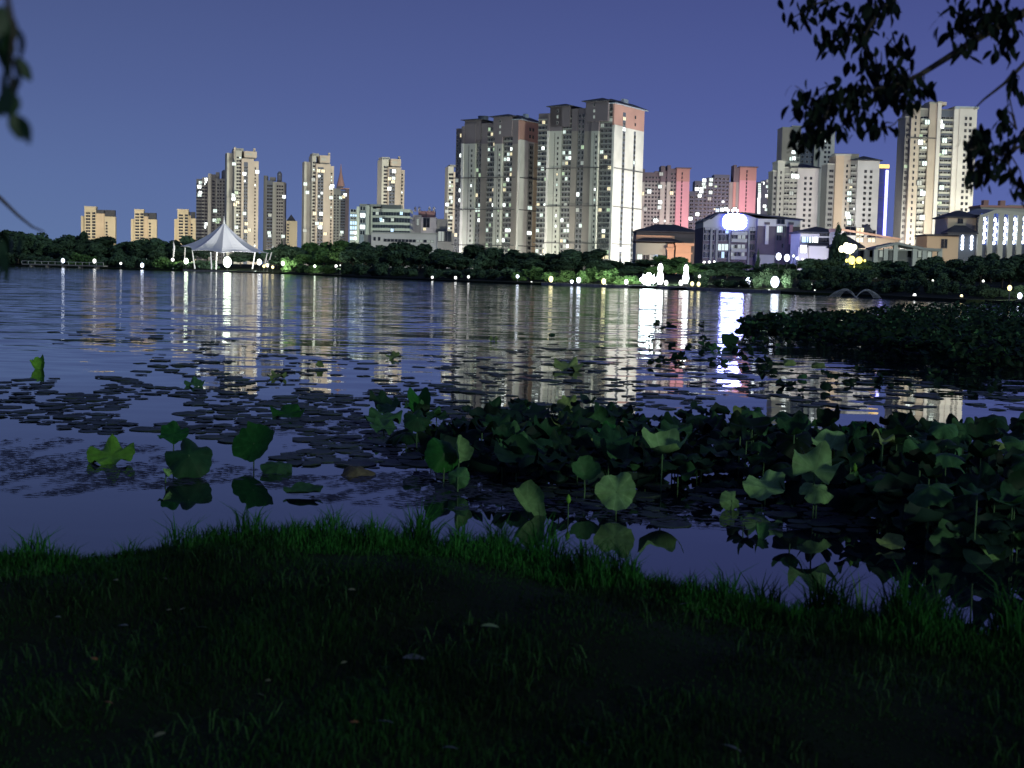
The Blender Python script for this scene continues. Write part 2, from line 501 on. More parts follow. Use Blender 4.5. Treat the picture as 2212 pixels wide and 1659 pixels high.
    def _joined(s, name, items):
        mats, mb = [], MB()
        for me, M in items:
            mp = []
            for m in me.materials:
                if m not in mats: mats.append(m)
                mp.append(mats.index(m))
            o = len(mb.v)
            mb.v.extend([tuple(M @ v.co) for v in me.vertices])
            for p in me.polygons:
                mb.f.append(tuple(i + o for i in p.vertices)); mb.mi.append(mp[p.material_index])
        tag(mb.build(name, mats, s.e), kind='stuff')
    def flood(s, L, albedo=.45, u=0.0, dist=110, aim=45, normal=(0, -1), z=3.0, color=(1, .95, .85), cone=80, side=0.0, blend=.6):
        """an unseen floodlight without a fixture, added in front of a face and aimed up at it"""
        nrm = s.ex * normal[0] + s.ey * normal[1]
        tp = s.O + s.ex * u
        if normal[0] > .5: tp = s.O + s.ex * u + s.ey * 6
        tang = Vector((-nrm.y, nrm.x))
        lp = tp + nrm * dist + tang * side
        d = Vector((tp.x - lp.x, tp.y - lp.y, aim - z))
        q = d.normalized()
        cosn = max(.15, -(q.x * nrm.x + q.y * nrm.y))
        E = L * math.pi / albedo
        ld = bpy.data.lights.new('unseen_floodlight', 'SPOT')
        ld.energy = E * 4 * math.pi * d.length_squared / cosn
        ld.spot_size = math.radians(cone); ld.spot_blend = blend; ld.shadow_soft_size = 1.5; ld.color = color
        lo = bpy.data.objects.new('unseen_floodlight', ld); COL.objects.link(lo)
        lo.location = (lp.x, lp.y, z); lo.rotation_euler = d.to_track_quat('-Z', 'Y').to_euler()
        return lo

TG = 'residential towers on the skyline across the lake'

# three ochre blocks far off at the end of the skyline
for (a, b, c, d, e, lab, extra) in (
        ((705, 735, 835, 910, 1005), 'z1', 700, 740, 0, 'widest of three ochre apartment blocks, with a stepped roof', 'w'),
        ((1140, 1170, 1250, 1290, 1365), 'z1', 725, 765, 0, 'ochre apartment block of two halves, middle of the three ochre ones', ''),
        ((1518, 1545, 1640, 1660, 1705), 'z1', 725, 757, 0, 'narrow ochre block with dark window bands beside the dark grey tower', '')):
    T = Bld('apartment_block', lab, 'apartment block', b, a[0], 900, 1500, 12, TG)
    T.fb(a[0], a[1], c + 75, W_YEL, 0, 18)
    x0, x1, zt = T.fb(a[1], a[2], c, W_YEL, 2.5, 18)
    T.box('parapet', x0 - .4, x1 + .4, -2.9, 18.4, zt, zt + 1.2, W_BEIGE)
    T.grid('front', [x0 + (x1 - x0) * f for f in (.22, .42)], 6, zt - 3, 3.2, 2.2, 1.9, -2.55, .02, FRAME_D, single=False)
    T.grid('front', [x0 + (x1 - x0) * .82], 6, zt - 3, 3.2, 3.4, 2.2, -2.55, .03, FRAME_D, single=False)
    x0, x1, zt = T.fb(a[2], a[3], d + 14, W_TAN, 0, 15)
    T.box('roof', x0 - .1, x1 - .3, 0, 15, zt, zt + 4, W_ROOF)
    x0, x1, zt = T.fb(a[3], a[4], d + 40, W_YEL, 1.2, 15)
    T.box('roof', x0 + .3, x1 - .6, .5, 14, zt, zt + 7, W_ROOF)
    T.grid('front', [x0 + (x1 - x0) * f for f in (.2,)], 6, zt - 3, 3.2, 2.0, 1.9, -1.25, .02, FRAME_D, single=False)
    T.flood(.30, u=T.x(a[2]), dist=130, aim=40, color=(1, .87, .64), cone=110)
    T.done()

# dark slab tower with a rooftop tank
T = Bld('apartment_tower', 'dark grey slab tower with a few bright white windows, behind the tent peak', 'tower block', 'n1', 320, 1200, 1300, 8, TG)
T.fb(320, 420, 640, W_DARK, 0, 16); T.fb(420, 462, 615, W_GREY, 1.5, 16); T.fb(462, 522, 610, W_DARK, 0, 16)
T.fb(522, 578, 545, W_PALE, 2.2, 18); T.fb(578, 660, 560, W_DARK, .5, 16)
T.fb(660, 852, 635, W_GREY, 1.2, 17)
x0, x1 = T.x(655), T.x(712); z1 = T.z(690, 635); T.box('stair_head', x0, x1, 2, 10, z1, T.z(690, 520), W_GREY)
mb = MB(); mb.lathe([(2.0, 0), (2.0, 7), (.8, 8.5)], 12, c=(T.x(788), 6, z1)); mb.build('water_tank', W_SLATE, T.e)
for c_ in (345, 390, 440, 490, 620): T.grid('front', [T.x(c_)], 8, T.z(c_, 660), 3.1, 2.6, 1.7, -(1.55 if c_ == 440 else .55 if c_ == 620 else .05), .0, FRAME_D, single=False)
for c_ in (700, 745, 800): T.grid('front', [T.x(c_, off=1.2)], 8, T.z(c_, 670), 3.1, 1.5, 1.6, -1.25, 0, FRAME_D, single=False)
for zx, zy, c_ in ((470, 680, 'white'), (485, 650, 'white'), (445, 715, 'white'), (400, 705, 'cool'), (375, 775, 'white'), (400, 880, 'white'), (380, 920, 'cool'),
                   (475, 1425, 'white'), (505, 1425, 'white'), (460, 1470, 'white'), (650, 1195, 'cool'), (640, 1360, 'cool'), (715, 1350, 'green'), (690, 1385, 'green')):
    T.lit(zx, zy, 4.2, 3.4, c_, -1.3 if zx > 560 else -.4)
T.flood(.04, u=T.x(550), dist=150, aim=50, color=(.95, 1, .85), cone=90, side=30)
T.done()

def beige_tower(label, zm, left, fins, crown, body, strip, right, bot, D, Lb, lits, rot=20):
    T = Bld('apartment_tower', label, 'tower block', zm, body[0], bot, D, rot, TG)
    T.fb(left[0], left[1], left[2], W_GREY, -14, 26); T.fb(left[0], left[0] + (left[1] - left[0]) * .35, left[2] - 5, W_PALE, -13, 25, 'pilaster')
    T.fb(left[3], body[0], left[4], W_PALE, -4, 22)
    x0, x1 = T.x(left[3], off=-4), T.x(body[0], off=-4)
    T.grid('front', [x0 + (x1 - x0) * f for f in (.45, .8)], 8, T.z(left[3], left[4] + 60), 3.0, 2.0, 1.6, 3.9, .02, FRAME_D, single=False)
    bx0, bx1, bzt = T.fb(body[0], body[1], body[2], W_BEIGE, 0, 20)
    cx0, cx1 = T.x(crown[0]), T.x(crown[1])
    zc = T.z(crown[0], crown[2])
    T.box('crown', cx0, cx1, 1.0, 19, bzt + 1.2, zc, W_BEIGE); T.box('crown_gap', cx0 + .6, cx1 - .6, 1.6, 18, bzt, bzt + 1.2, W_DARK)
    T.box('crown_panel', cx0 + (cx1 - cx0) * .1, cx0 + (cx1 - cx0) * .62, .75, 1.0, bzt + 3, zc - 2, W_PALE)
    bk = T.box('stair_core', T.x(left[3] + 10, off=-3), cx0, 6, 20, T.z(left[3], left[4]), T.z(left[3], left[4]) + 2.5, W_GREY)
    for fx, fy in fins:
        fxx = T.x(fx); T.box('fin', fxx - .8, fxx + .8, 4, 6, T.z(fx, body[2]), T.z(fx, fy), W_BEIGE)
    s0, s1 = T.x(strip[0]), T.x(strip[1])
    T.box('glazing_bay', s0, s1, -.12, 0, -1, T.z(strip[0], strip[2]), W_SLATE)
    n_ = 2
    T.grid('front', [s0 + (s1 - s0) * (i + .5) / n_ for i in range(n_)], 8, T.z(strip[0], strip[2]) - 1, 3.0, (s1 - s0) / n_ * .8, 2.0, -.14, .05, FRAME, single=False)
    rx0, rx1, _ = T.fb(right[0], right[1], right[2], W_BEIGE, -1.5, 18)
    T.grid('front', [rx0 + (rx1 - rx0) * .3], 8, T.z(right[0], right[2]) - 3, 3.0, 1.2, 1.6, 1.45, .06, FRAME_D, single=False)
    for zx, zy, c_ in lits: T.lit(zx, zy, 3.8, 3.2, c_, -.2)
    T.flood(Lb * .75, u=bx1 * .6, dist=220, aim=55, color=(1, .88, .72), cone=90, side=-60)
    return T.done()
beige_tower('tallest beige tower with twin crown fins, between two dark grey towers', 'n1', (850, 972, 190, 980, 140), ((997, 78), (1338, 100)), (1155, 1372, 150),
            (1105, 1318, 285), (1145, 1215, 345), (1318, 1402, 330), 1200, 1250, .40,
            ((978, 378, 'cool'), (1160, 550, 'white'), (1385, 515, 'white'), (968, 920, 'cool'), (970, 985, 'white'), (1040, 1050, 'warm'), (1000, 1085, 'warm'), (1020, 880, 'green'),
             (1195, 1420, 'warm'), (1190, 1550, 'warm'), (1245, 1530, 'warm'), (1160, 1240, 'cool'), (1020, 1480, 'cool')))

# dark twin to the right of it
T = Bld('apartment_tower', 'dark slate slab tower with an unlit glass bay, standing alone above the small ochre block', 'tower block', 'n1', 1490, 1200, 1300, 6, TG)
T.fb(1490, 1550, 580, W_DARK, 0, 16); x0, x1, zt = T.fb(1550, 1650, 665, W_SLATE, 0, 14); T.fb(1650, 1712, 690, W_GREY, 1.8, 16); T.fb(1712, 1840, 690, W_GREY, 1.0, 16); T.fb(1840, 1870, 700, W_DARK, 0, 16)
T.box('stair_head', T.x(1595), T.x(1690), 3, 10, zt, T.z(1640, 605), W_DARK)
mb = MB(); mb.lathe([(2.2, 0), (2.2, 8), (.8, 10)], 12, c=(T.x(1760), 6, T.z(1760, 690))); mb.build('water_tank', W_SLATE, T.e)
T.grid('front', [x0 + (x1 - x0) * f for f in (.25, .5, .75)], 8, zt - 3, 3.1, 2.4, 1.9, -.05, 0, FRAME_D, single=False)
for c_ in (1735, 1775, 1815): T.grid('front', [T.x(c_, off=1)], 8, T.z(c_, 720), 3.1, 1.6, 1.6, -1.05, 0, FRAME_D, single=False)
for zx, zy, c_ in ((1850, 950, 'white'), (1605, 1270, 'dim'), (1590, 1580, 'cool'), (1600, 1625, 'cool'), (1835, 1640, 'cool')): T.lit(zx, zy, 3.6, 3.2, c_, -.3 if zx < 1700 else -1.3)
T.flood(.035, u=T.x(1700), dist=150, aim=50, color=(.9, .92, 1), cone=90, side=-30)
T.done()

T = Bld('apartment_block', 'small ochre block with a dark roof box beside the dark slate slab tower', 'apartment block', 'n1', 1862, 1500, 1450, 10, TG)
T.fb(1862, 1892, 1330, W_PALE, 0, 14); x0, x1, zt = T.fb(1892, 2080, 1372, W_YEL, 1, 14)
T.hip(T.x(1900), T.x(2050), 2, 12, zt, 7, W_ROOF, .3)
T.grid('front', [T.x(1920, off=1)], 5, zt - 2, 3.1, 2.0, 1.7, -1.05, .0, FRAME_D, single=False)
T.flood(.34, u=T.x(1990), dist=100, aim=25, color=(1, .85, .58), cone=90)
T.done()

beige_tower('beige tower with a square crown and gold lit upper windows, left of the spired tower', 'n2', (150, 240, 245, 245, 165), ((465, 128),), (345, 470, 160),
            (295, 475, 270), (315, 388, 310), (475, 516, 297), 700, 1250, .40,
            ((330, 355, 'warm'), (385, 360, 'warm'), (265, 465, 'dim'), (165, 520, 'cool'), (190, 625, 'cool'), (500, 545, 'white'), (485, 565, 'white'), (485, 690, 'cool'), (360, 890, 'white'), (280, 885, 'warm'),
             (310, 1010, 'cool'), (362, 1015, 'warm'), (350, 1060, 'white'), (410, 1140, 'warm'), (160, 1100, 'dim')), 18)

T = Bld('apartment_tower', 'dark tower with a pointed pink roof spire, half hidden behind the beige tower', 'tower block', 'n2', 505, 900, 1500, 8, TG)
x0, x1, zt = T.fb(505, 602, 575, W_GREY, 1, 16); T.fb(602, 662, 600, W_SLATE, 0, 15); T.fb(662, 706, 583, W_BROWN, 1, 16)
T.box('roof_block', T.x(548), T.x(632), 2, 12, zt, T.z(590, 545), W_MAUVE)
mb = MB(); c = ((T.x(580) + T.x(622)) / 2, 6, T.z(600, 545)); mb.lathe([(4.5, 0), (3.0, 6), (1.2, 14), (.15, 24)], 8, c=c); mb.build('spire', W_PINK, T.e)
T.box('parapet', T.x(600), T.x(708), -1.4, 14, T.z(680, 583), T.z(680, 572), W_PINK)
T.grid('front', [T.x(615), T.x(640)], 8, T.z(630, 640), 3.1, 3.2, 2.0, -.05, 0.02, FRAME_D, single=False)
T.grid('front', [T.x(530, off=1), T.x(570, off=1)], 8, T.z(550, 640), 3.1, 1.8, 1.6, -1.05, 0.0, FRAME_D, single=False)
for zx, zy, c_ in ((660, 655, 'white'), (640, 680, 'warm'), (605, 690, 'cool'), (620, 1120, 'cool'), (605, 1150, 'dim')): T.lit(zx, zy, 4, 3.4, c_, -1.2)
T.flood(.045, u=T.x(600), dist=140, aim=50, color=(1, .95, 1), cone=90, side=-20)
T.done()

beige_tower('beige tower rising alone behind the banded office block', 'n2', (1108, 1150, 300, 1112, 212), ((1340, 172),), (1230, 1352, 205),
            (1195, 1352, 312), (1203, 1278, 330), (1352, 1396, 345), 700, 1200, .42,
            ((1268, 362, 'white'), (1215, 455, 'warm'), (1255, 490, 'warm'), (1210, 578, 'white'), (1262, 450, 'cool')), 18)

T = Bld('apartment_tower', 'slim pale tower showing only its edge beside the shorter main apartment block', 'tower block', 'n2', 1935, 800, 1100, 12, TG)
x0, x1, zt = T.fb(1935, 2002, 300, W_PALE, 0, 16); T.box('crown', T.x(1958), T.x(2045), 1, 14, zt, T.z(1990, 278), W_GREY); T.fb(2002, 2048, 370, W_BEIGE, 1.5, 16)
T.grid('front', [x0 + (x1 - x0) * f for f in (.35, .75)], 8, zt - 3, 3.0, 2.0, 1.7, -.05, .10, FRAME_D, single=False)
for zx, zy, c_ in ((1975, 690, 'cool'), (1930, 775, 'white'), (1995, 740, 'cool'), (1985, 940, 'cool'), (1925, 860, 'dim')): T.lit(zx, zy, 3, 2.8, c_, -.2)
T.flood(.20, u=T.x(1990), dist=140, aim=50, color=(1, .92, .85), cone=80)
T.done()

# banded office block
T = Bld('office_building', 'dark office block with curved horizontal bands of glass and a blue lit stair tower', 'office building', 'n2', 720, 1000, 760, 0)
T.fb(720, 802, 850, W_GREY, 0, 20); T.fb(802, 835, 800, W_PALE, 1.0, 20, 'pier'); x0, x1, zt = T.fb(835, 920, 795, W_SLATE, 0, 20, 'stair_tower'); T.fb(920, 958, 785, W_GREY, 1.0, 22, 'pier')
T.box('roof', T.x(835), T.x(1100), .2, 20, zt, zt + 1.2, W_DARK)
T.fb(958, 1000, 770, W_GREY, -1, 20)
T.box('penthouse', T.x(1085), T.x(1340), 8, 18, T.z(1200, 830), T.z(1200, 768), W_GREY)
lw0, lw1 = T.x(728), T.x(795)
for zy, c_ in ((925, 'blue'), (1010, 'blue'), (1070, 'blue'), (1130, 'white'), (1200, 'white')):
    for f in (.3, .75): T.win('front', lw0 + (lw1 - lw0) * f, T.z(750, zy + 18), 2.6, 2.0, -.05, FRAME, LIT_C[c_ if f > .5 else 'blue'])
for zy in (870, 960): T.win('front', (lw0 + lw1) / 2, T.z(750, zy), 3.5, 1.6, -.05, FRAME, GLASS)
for zy, c_ in ((830, None), (915, 'white'), (985, None), (1060, 'white'), (1130, None)):
    T.win('front', (x0 + x1) / 2, T.z(880, zy + 22), 3.2, 2.4, -.05, FRAME, LIT_C[c_] if c_ else GLASS)
bands = ((832, 872, 0), (872, 916, 1), (916, 944, 0), (944, 1000, 1), (1000, 1030, 0), (1030, 1070, 1), (1070, 1102, 0), (1102, 1140, 1), (1140, 1300, 0))
bx0, bx1 = T.x(1000), T.x(1472); bw = bx1 - bx0
for y0_, y1_, g in bands:
    mb = MB(); zt, zb = T.z(1200, y0_), T.z(1200, y1_)
    ns = 14; ins = .5 if g else 0
    out = []
    for i in range(ns + 1):
        f = i / ns
        out.append((bx0 + bw * f, -5.0 * math.sin(math.pi * min(1, f / .8) * .5) * (1 if f < .9 else .8) + ins))
    pts = out + [(bx1, 18), (bx0, 18)]
    n_ = len(pts)
    mb.add([(a, b, zb) for a, b in pts] + [(a, b, zt) for a, b in pts], [(i, (i + 1) % n_, n_ + (i + 1) % n_, n_ + i) for i in range(n_)] + [tuple(range(n_, 2 * n_))])
    mb.build('glass_band' if g else 'spandrel_band', GLASS if g else W_GREY, T.e)
    if g:
        for i in range(1, ns):
            a, b = out[i]; T.box('mullion', a - .07, a + .07, b - .16, b - .01, zb + .02, zt - .02, FRAME_D)
for zx, zy, c_ in ((1120, 975, 'cool'), (1105, 960, 'blue'), (1360, 885, 'blue'), (1250, 965, 'dim'), (1245, 1095, 'blue'), (1060, 885, 'dim')):
    T.lit(zx, zy, 1.8 if c_ != 'cool' else 2.6, 1.8, c_, -5.0)
T.flood(.055, u=T.x(1150), dist=90, aim=18, color=(1, .95, .85), cone=110)
T.done()

# low white annex in front of it
T = Bld('annex_building', 'long low white annex with a strip of windows below the banded office block', 'building', 'n2', 890, 1180, 640, 0)
T.fb(890, 985, 1150, W_GREY, -2, 12); x0, x1, zt = T.fb(985, 1790, 1138, W_WHITE, 0, 12)
T.box('parapet', x0 - .3, x1 + .3, -.3, 12, zt, zt + .5, W_PALE)
for zx in (1028, 1085): T.win('front', T.x(zx), T.z(1050, 1225), 1.1, 1.7, -.03, FRAME_D, GLASS)
for zx in range(1160, 1780, 45): T.win('front', T.x(zx), T.z(1200, 1238), 1.45, 1.3, -.03, FRAME_D, LIT_C['dim'] if zx > 1520 and rnd.random() < .5 else GLASS)
T.flood(.14, u=T.x(1350), dist=60, aim=8, color=(1, .98, .98), cone=130)
T.done()

T = Bld('civic_building', 'pale pink low block with rooftop finials beside the banded office block', 'building', 'n2', 1490, 1000, 900, 0)
T.fb(1490, 1605, 905, W_PALE, -2, 16); x0, x1, zt = T.fb(1570, 1660, 855, W_PINK, -6, 16); T.fb(1672, 1775, 855, W_PINK, -5, 16); T.fb(1660, 1672, 880, W_MAUVE, -6, 15)
x0, x1, zm_ = T.fb(1607, 1795, 935, W_WHITE, 0, 14)
T.win('front', T.x(1672), T.z(1672, 1062), 4.4, 6.4, -.05, FRAME_D, GLASS)
T.win('front', T.x(1650), T.z(1650, 1100), 2.0, 2.0, -.05, FRAME_D, LIT_C['warm'])
T.win('front', T.x(1562), T.z(1562, 1040), 1.6, 5, 1.95, FRAME_D, LIT_C['dim'])
for zx in (1522, 1573, 1700, 1757): mb = MB(); mb.lathe([(.9, 0), (.9, 1.0), (.5, 1.4), (.9, 2.2), (.2, 3.2)], 8, c=(T.x(zx), 5.5, T.z(zx, 858))); mb.build('finial', W_WHITE, T.e)
T.fb(1795, 1925, 955, W_PALE, -3, 14)
x0, x1, zt = T.fb(1770, 2015, 1130, W_PALE, 8, -1)
for zx, c_ in ((1862, 'blue'), (1940, None)): T.win('front', T.x(zx, off=8), T.z(zx, 1240, 8), 5.0, 7.0, -8.05, FRAME_D, LIT_C['dim'] if c_ else GLASS)
T.flood(.26, u=T.x(1720), dist=90, aim=22, color=(1, .93, .95), cone=100)
T.done()

# ---- the two main apartment blocks
def main_block(label, zxa, zcorner, zend, rot, D, cols, cores, gable_cols, gsplit, gtop, wsplit, wtop, belts, Lf, Lg, gcol, zmid, gd=75, gs=6, tank=None):
    T = Bld('apartment_tower', label, 'tower block', 'z3', zcorner, zmid, D, rot, TG)
    xl = T.x(zxa); xr = 0.0
    dep = T.yr(zend, xr)
    zspl = T.z(zcorner, wsplit)
    # body in three steps so that the roof line follows the photograph
    for c in cols:
        kind, a, b, top = c[0], c[1], c[2], c[3]
        x0, x1 = T.x(a), T.x(b)
        zt = T.z((a + b) / 2, top)
        zs = T.z((a + b) / 2, wsplit + c[5] if len(c) > 5 else wsplit)
        prot = {'win': 0.0, 'pale': 1.6, 'strip': 2.2, 'plain': .7, 'bal': -.6}[kind]
        m = {'win': W_DARK, 'pale': W_PALE, 'strip': W_WHITE, 'plain': W_UMBER, 'bal': W_DARK}[kind]
        nm = {'win': 'wall', 'pale': 'pilaster', 'strip': 'pilaster', 'plain': 'wall', 'bal': 'wall'}[kind]
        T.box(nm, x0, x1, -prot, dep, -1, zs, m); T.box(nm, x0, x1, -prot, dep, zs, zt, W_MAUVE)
        w = x1 - x0
        if kind in ('win', 'bal'):
            n_ = c[4]
            us = [x0 + w * (i + .5) / n_ for i in range(n_)]
            T.grid('front', us, 5, zt - 2.4, 3.0, min(w / n_ * .62, 1.6), 2.15, prot * -1 - .03, .17, FRAME)
            z = 4.6
            while z < zt - 3:
                if kind == 'bal' or n_ >= 3: T.bal((x0 + x1) / 2, z, w * .94, .9, .7, -prot - .02, W_GREY)
                z += 3.0
        elif kind == 'pale':
            T.grid('front', [x0 + w * .72], 5, zs - 2, 3.0, .8, 1.5, -prot - .03, .10, FRAME_D)
            T.box('dark_stripe', x0 + w * .42, x0 + w * .46, -prot - .06, -prot, 3, zs - 1, W_LINE)  # dark stripe set on the pilaster face
    for a, b, top, prot, h in cores:
        x0, x1 = T.x(a), T.x(b); zt = T.z((a + b) / 2, top)
        zb = zt - 14
        T.box('stair_core', x0 + 1.2, x1 - 1.2, -prot, dep - 2, zb, zt - h, W_MAUVE)
        T.hip(x0 + 1.6, x1 - 1.6, -prot + .3, dep - 2.3, zt - h, h, W_ROOF, 2.3, .5)
        for k in range(3): T.win('front', (x0 + x1) / 2 - 1.6, zb + 1.5 + 3.4 * k, 1.2, 1.8, -prot - .03, FRAME, LIT_C['dim'] if rnd.random() < .3 else GLASS)
    # gable end facing the right
    zg = T.zr((zcorner + zend) / 2, gsplit, xr); zt = T.zr((zcorner + zend) / 2, gtop, xr)
    gx = xr + 1.0
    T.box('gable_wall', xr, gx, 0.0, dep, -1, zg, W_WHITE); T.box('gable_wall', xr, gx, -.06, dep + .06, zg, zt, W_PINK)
    T.hip(xr - 9, gx, 0, dep, zt, 3.2, W_ROOF, 1.6, .5); T.box('roof_edge', xr - 10.5, gx + 1.75, -1.75, dep + 1.75, zt - .30, zt - .004, W_CAP)
    for kind, fa, fb in gable_cols:
        ya, yb = dep * fa, dep * fb
        if kind == 'slit':
            T.box('glazing_slot', gx, gx + .08, ya, yb, 2, zg - 1, W_SLATE)
            T.grid('right', [(ya + yb) / 2], 4, zg - 2, 3.0, (yb - ya) * .8, 2.0, gx + .10, .06, FRAME_D)
            T.grid('right', [(ya + yb) / 2], zg + 2, zt - 2, 4.2, max(1.0, (yb - ya) * .6), 1.8, gx + .03, 0, FRAME_D)
        elif kind == 'bal':
            T.box('recess', gx, gx + .08, ya, yb, 2, zt - 4, W_SLATE)
            T.grid('right', [(ya + yb) / 2], 4, zt - 5, 3.0, (yb - ya) * .75, 2.0, gx + .10, .06, FRAME)
        elif kind == 'pair':
            T.grid('right', [ya + (yb - ya) * .2, ya + (yb - ya) * .8], zg + 2, zt - 2, 4.2, (yb - ya) * .32, 2.0, gx + .03, 0, FRAME_D)
            T.box('recess', gx, gx + .08, ya, yb, 2, zg - 1, W_GREY)
            T.grid('right', [ya + (yb - ya) * .5], 4, zg - 2, 3.0, (yb - ya) * .7, 2.1, gx + .10, .08, FRAME)
        elif kind == 'tan':
            T.box('gable_panel', gx, gx + .12, ya, yb, -1, zg - .2, W_TAN)
        elif kind == 'pil':
            T.box('gable_pilaster', gx, gx + .35, ya, yb, -1, zg + 0.3, W_WHITE)
    if tank:
        ta, tb = T.x(tank[0]), T.x(tank[1]); tz = T.z(tank[0], tank[2]); c = ((ta + tb) / 2, dep * .4, 0)
        mb = MB(); mb.lathe([((tb - ta) / 2, tz - 9), ((tb - ta) / 2, tz - .6), ((tb - ta) / 2 * 1.06, tz - .6), ((tb - ta) / 2 * 1.06, tz)], 14, c=c); mb.build('water_tank', W_SLATE, T.e)
    for fx, hh in ((-4.0, 2.6), (-6.5, 1.6)):
        T.box('roof_plant', gx + fx - .9, gx + fx + .9, dep * .45, dep * .6, zt + 2.0, zt + 2.0 + hh, W_CAP)
    for k in range(5):
        ax = xl * (k + .5) / 5
        mb = MB(); mb.tube([(ax, dep * .5, T.z(zcorner, wtop) - 6), (ax, dep * .5, T.z(zcorner, wtop) + 1.0)], .12, 5); mb.build('vent_pipe', W_DARK, T.e)
    for zy in belts:
        zb = T.z(zcorner, zy)
        T.box('belt_course', xl - .2, xr - .02, -2.45, -2.25, zb, zb + .55, W_LINE)
        T.box('belt_course', gx + .13 if gable_cols[0][0] != 'pil' else gx + .36, gx + .6, dep * .02, dep * .98, zb, zb + .5, W_LINE)
    T.flood(Lf * 1.6, .42, u=xl * .5, dist=165, aim=46, color=(.86, 1, .84), cone=100, side=0)
    T.flood(Lg, .55, u=gx, normal=(1, 0), dist=gd, aim=28, color=gcol, cone=110, side=gs)
    return T.done()

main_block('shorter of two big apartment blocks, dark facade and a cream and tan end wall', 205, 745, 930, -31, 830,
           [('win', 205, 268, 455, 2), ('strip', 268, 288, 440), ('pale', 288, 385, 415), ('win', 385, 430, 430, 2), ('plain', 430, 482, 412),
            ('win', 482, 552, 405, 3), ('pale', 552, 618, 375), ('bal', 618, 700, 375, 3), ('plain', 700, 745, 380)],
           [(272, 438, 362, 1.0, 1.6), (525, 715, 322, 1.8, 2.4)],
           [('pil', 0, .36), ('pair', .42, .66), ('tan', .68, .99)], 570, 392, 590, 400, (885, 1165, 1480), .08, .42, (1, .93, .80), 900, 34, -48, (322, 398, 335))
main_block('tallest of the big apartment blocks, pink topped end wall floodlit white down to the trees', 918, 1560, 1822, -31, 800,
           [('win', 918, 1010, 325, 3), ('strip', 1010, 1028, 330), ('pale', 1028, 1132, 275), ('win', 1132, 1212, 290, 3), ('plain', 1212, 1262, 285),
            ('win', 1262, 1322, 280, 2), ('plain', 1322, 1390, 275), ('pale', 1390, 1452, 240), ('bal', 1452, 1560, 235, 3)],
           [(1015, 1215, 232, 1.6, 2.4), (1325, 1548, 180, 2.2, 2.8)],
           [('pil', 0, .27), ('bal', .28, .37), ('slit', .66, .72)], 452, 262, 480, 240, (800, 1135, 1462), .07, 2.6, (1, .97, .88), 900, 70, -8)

# ---- blocks between the main towers and the signed building
def rose_tower(label, zx0, cols, gx0, gx1, gtop, gsplit, D, L, lits, rot=0):
    T = Bld('apartment_tower', label, 'tower block', 'z4', gx0, 620, D, rot, TG)
    for a, b, top, m, prot, nw in cols:
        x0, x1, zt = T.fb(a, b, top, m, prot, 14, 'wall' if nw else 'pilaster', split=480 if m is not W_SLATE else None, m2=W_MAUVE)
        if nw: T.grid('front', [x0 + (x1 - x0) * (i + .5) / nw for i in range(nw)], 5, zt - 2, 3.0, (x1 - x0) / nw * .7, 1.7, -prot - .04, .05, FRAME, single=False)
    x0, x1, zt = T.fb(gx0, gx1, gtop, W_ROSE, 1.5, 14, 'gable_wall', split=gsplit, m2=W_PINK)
    T.box('roof_edge', x0 - .6, x1 + 1.2, -2.4, 14.5, zt, zt + .8, W_MAUVE)
    T.grid('front', [x0 + (x1 - x0) * .42], 5, zt - 2, 3.0, .9, 2.2, -1.54, 0, FRAME_D, single=False)
    for zx, zy, c_ in lits: T.lit(zx, zy, 3.4, 3.0, c_, -1.6)
    T.flood(L * 2.0, u=x0 + 6, dist=80, aim=32, color=(1, .62, .66), cone=66)
    T.flood(.13, u=T.x((zx0 + gx0) / 2), dist=130, aim=40, color=(1, .92, .95), cone=90)
    return T.done()
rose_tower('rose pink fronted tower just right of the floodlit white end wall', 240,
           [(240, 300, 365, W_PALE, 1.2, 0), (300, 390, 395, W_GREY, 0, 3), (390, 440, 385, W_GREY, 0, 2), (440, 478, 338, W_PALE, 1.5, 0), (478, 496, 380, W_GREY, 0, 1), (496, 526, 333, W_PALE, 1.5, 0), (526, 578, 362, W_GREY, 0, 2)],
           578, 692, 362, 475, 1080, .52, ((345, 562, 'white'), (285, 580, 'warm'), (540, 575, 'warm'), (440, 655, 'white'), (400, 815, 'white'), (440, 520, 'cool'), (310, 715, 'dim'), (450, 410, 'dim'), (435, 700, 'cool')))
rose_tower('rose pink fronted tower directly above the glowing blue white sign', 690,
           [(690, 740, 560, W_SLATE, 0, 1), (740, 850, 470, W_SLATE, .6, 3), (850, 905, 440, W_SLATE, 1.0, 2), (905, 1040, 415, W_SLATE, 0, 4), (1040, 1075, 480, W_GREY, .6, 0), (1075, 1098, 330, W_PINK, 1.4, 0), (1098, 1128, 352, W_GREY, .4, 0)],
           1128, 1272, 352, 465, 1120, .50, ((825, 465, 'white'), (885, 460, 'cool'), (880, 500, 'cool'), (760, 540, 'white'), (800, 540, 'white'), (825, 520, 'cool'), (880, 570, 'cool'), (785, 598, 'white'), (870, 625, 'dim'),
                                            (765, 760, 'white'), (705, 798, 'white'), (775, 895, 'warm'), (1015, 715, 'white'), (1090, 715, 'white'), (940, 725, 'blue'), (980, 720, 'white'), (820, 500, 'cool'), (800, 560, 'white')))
T = Bld('apartment_tower', 'dark tower with a ladder of bright white windows right of the sign', 'tower block', 'z4', 1283, 620, 1150, 0, TG)
T.fb(1283, 1335, 480, W_SLATE, .5, 14); T.fb(1335, 1424, 465, W_SLATE, 0, 14); T.fb(1424, 1440, 540, W_GREY, 0, 12)
for i in range(15): T.lit(1300 if i > 6 else 1306, 500 + i * 18, 2.6, 1.7, 'white' if i > 4 else 'cool', -.6)
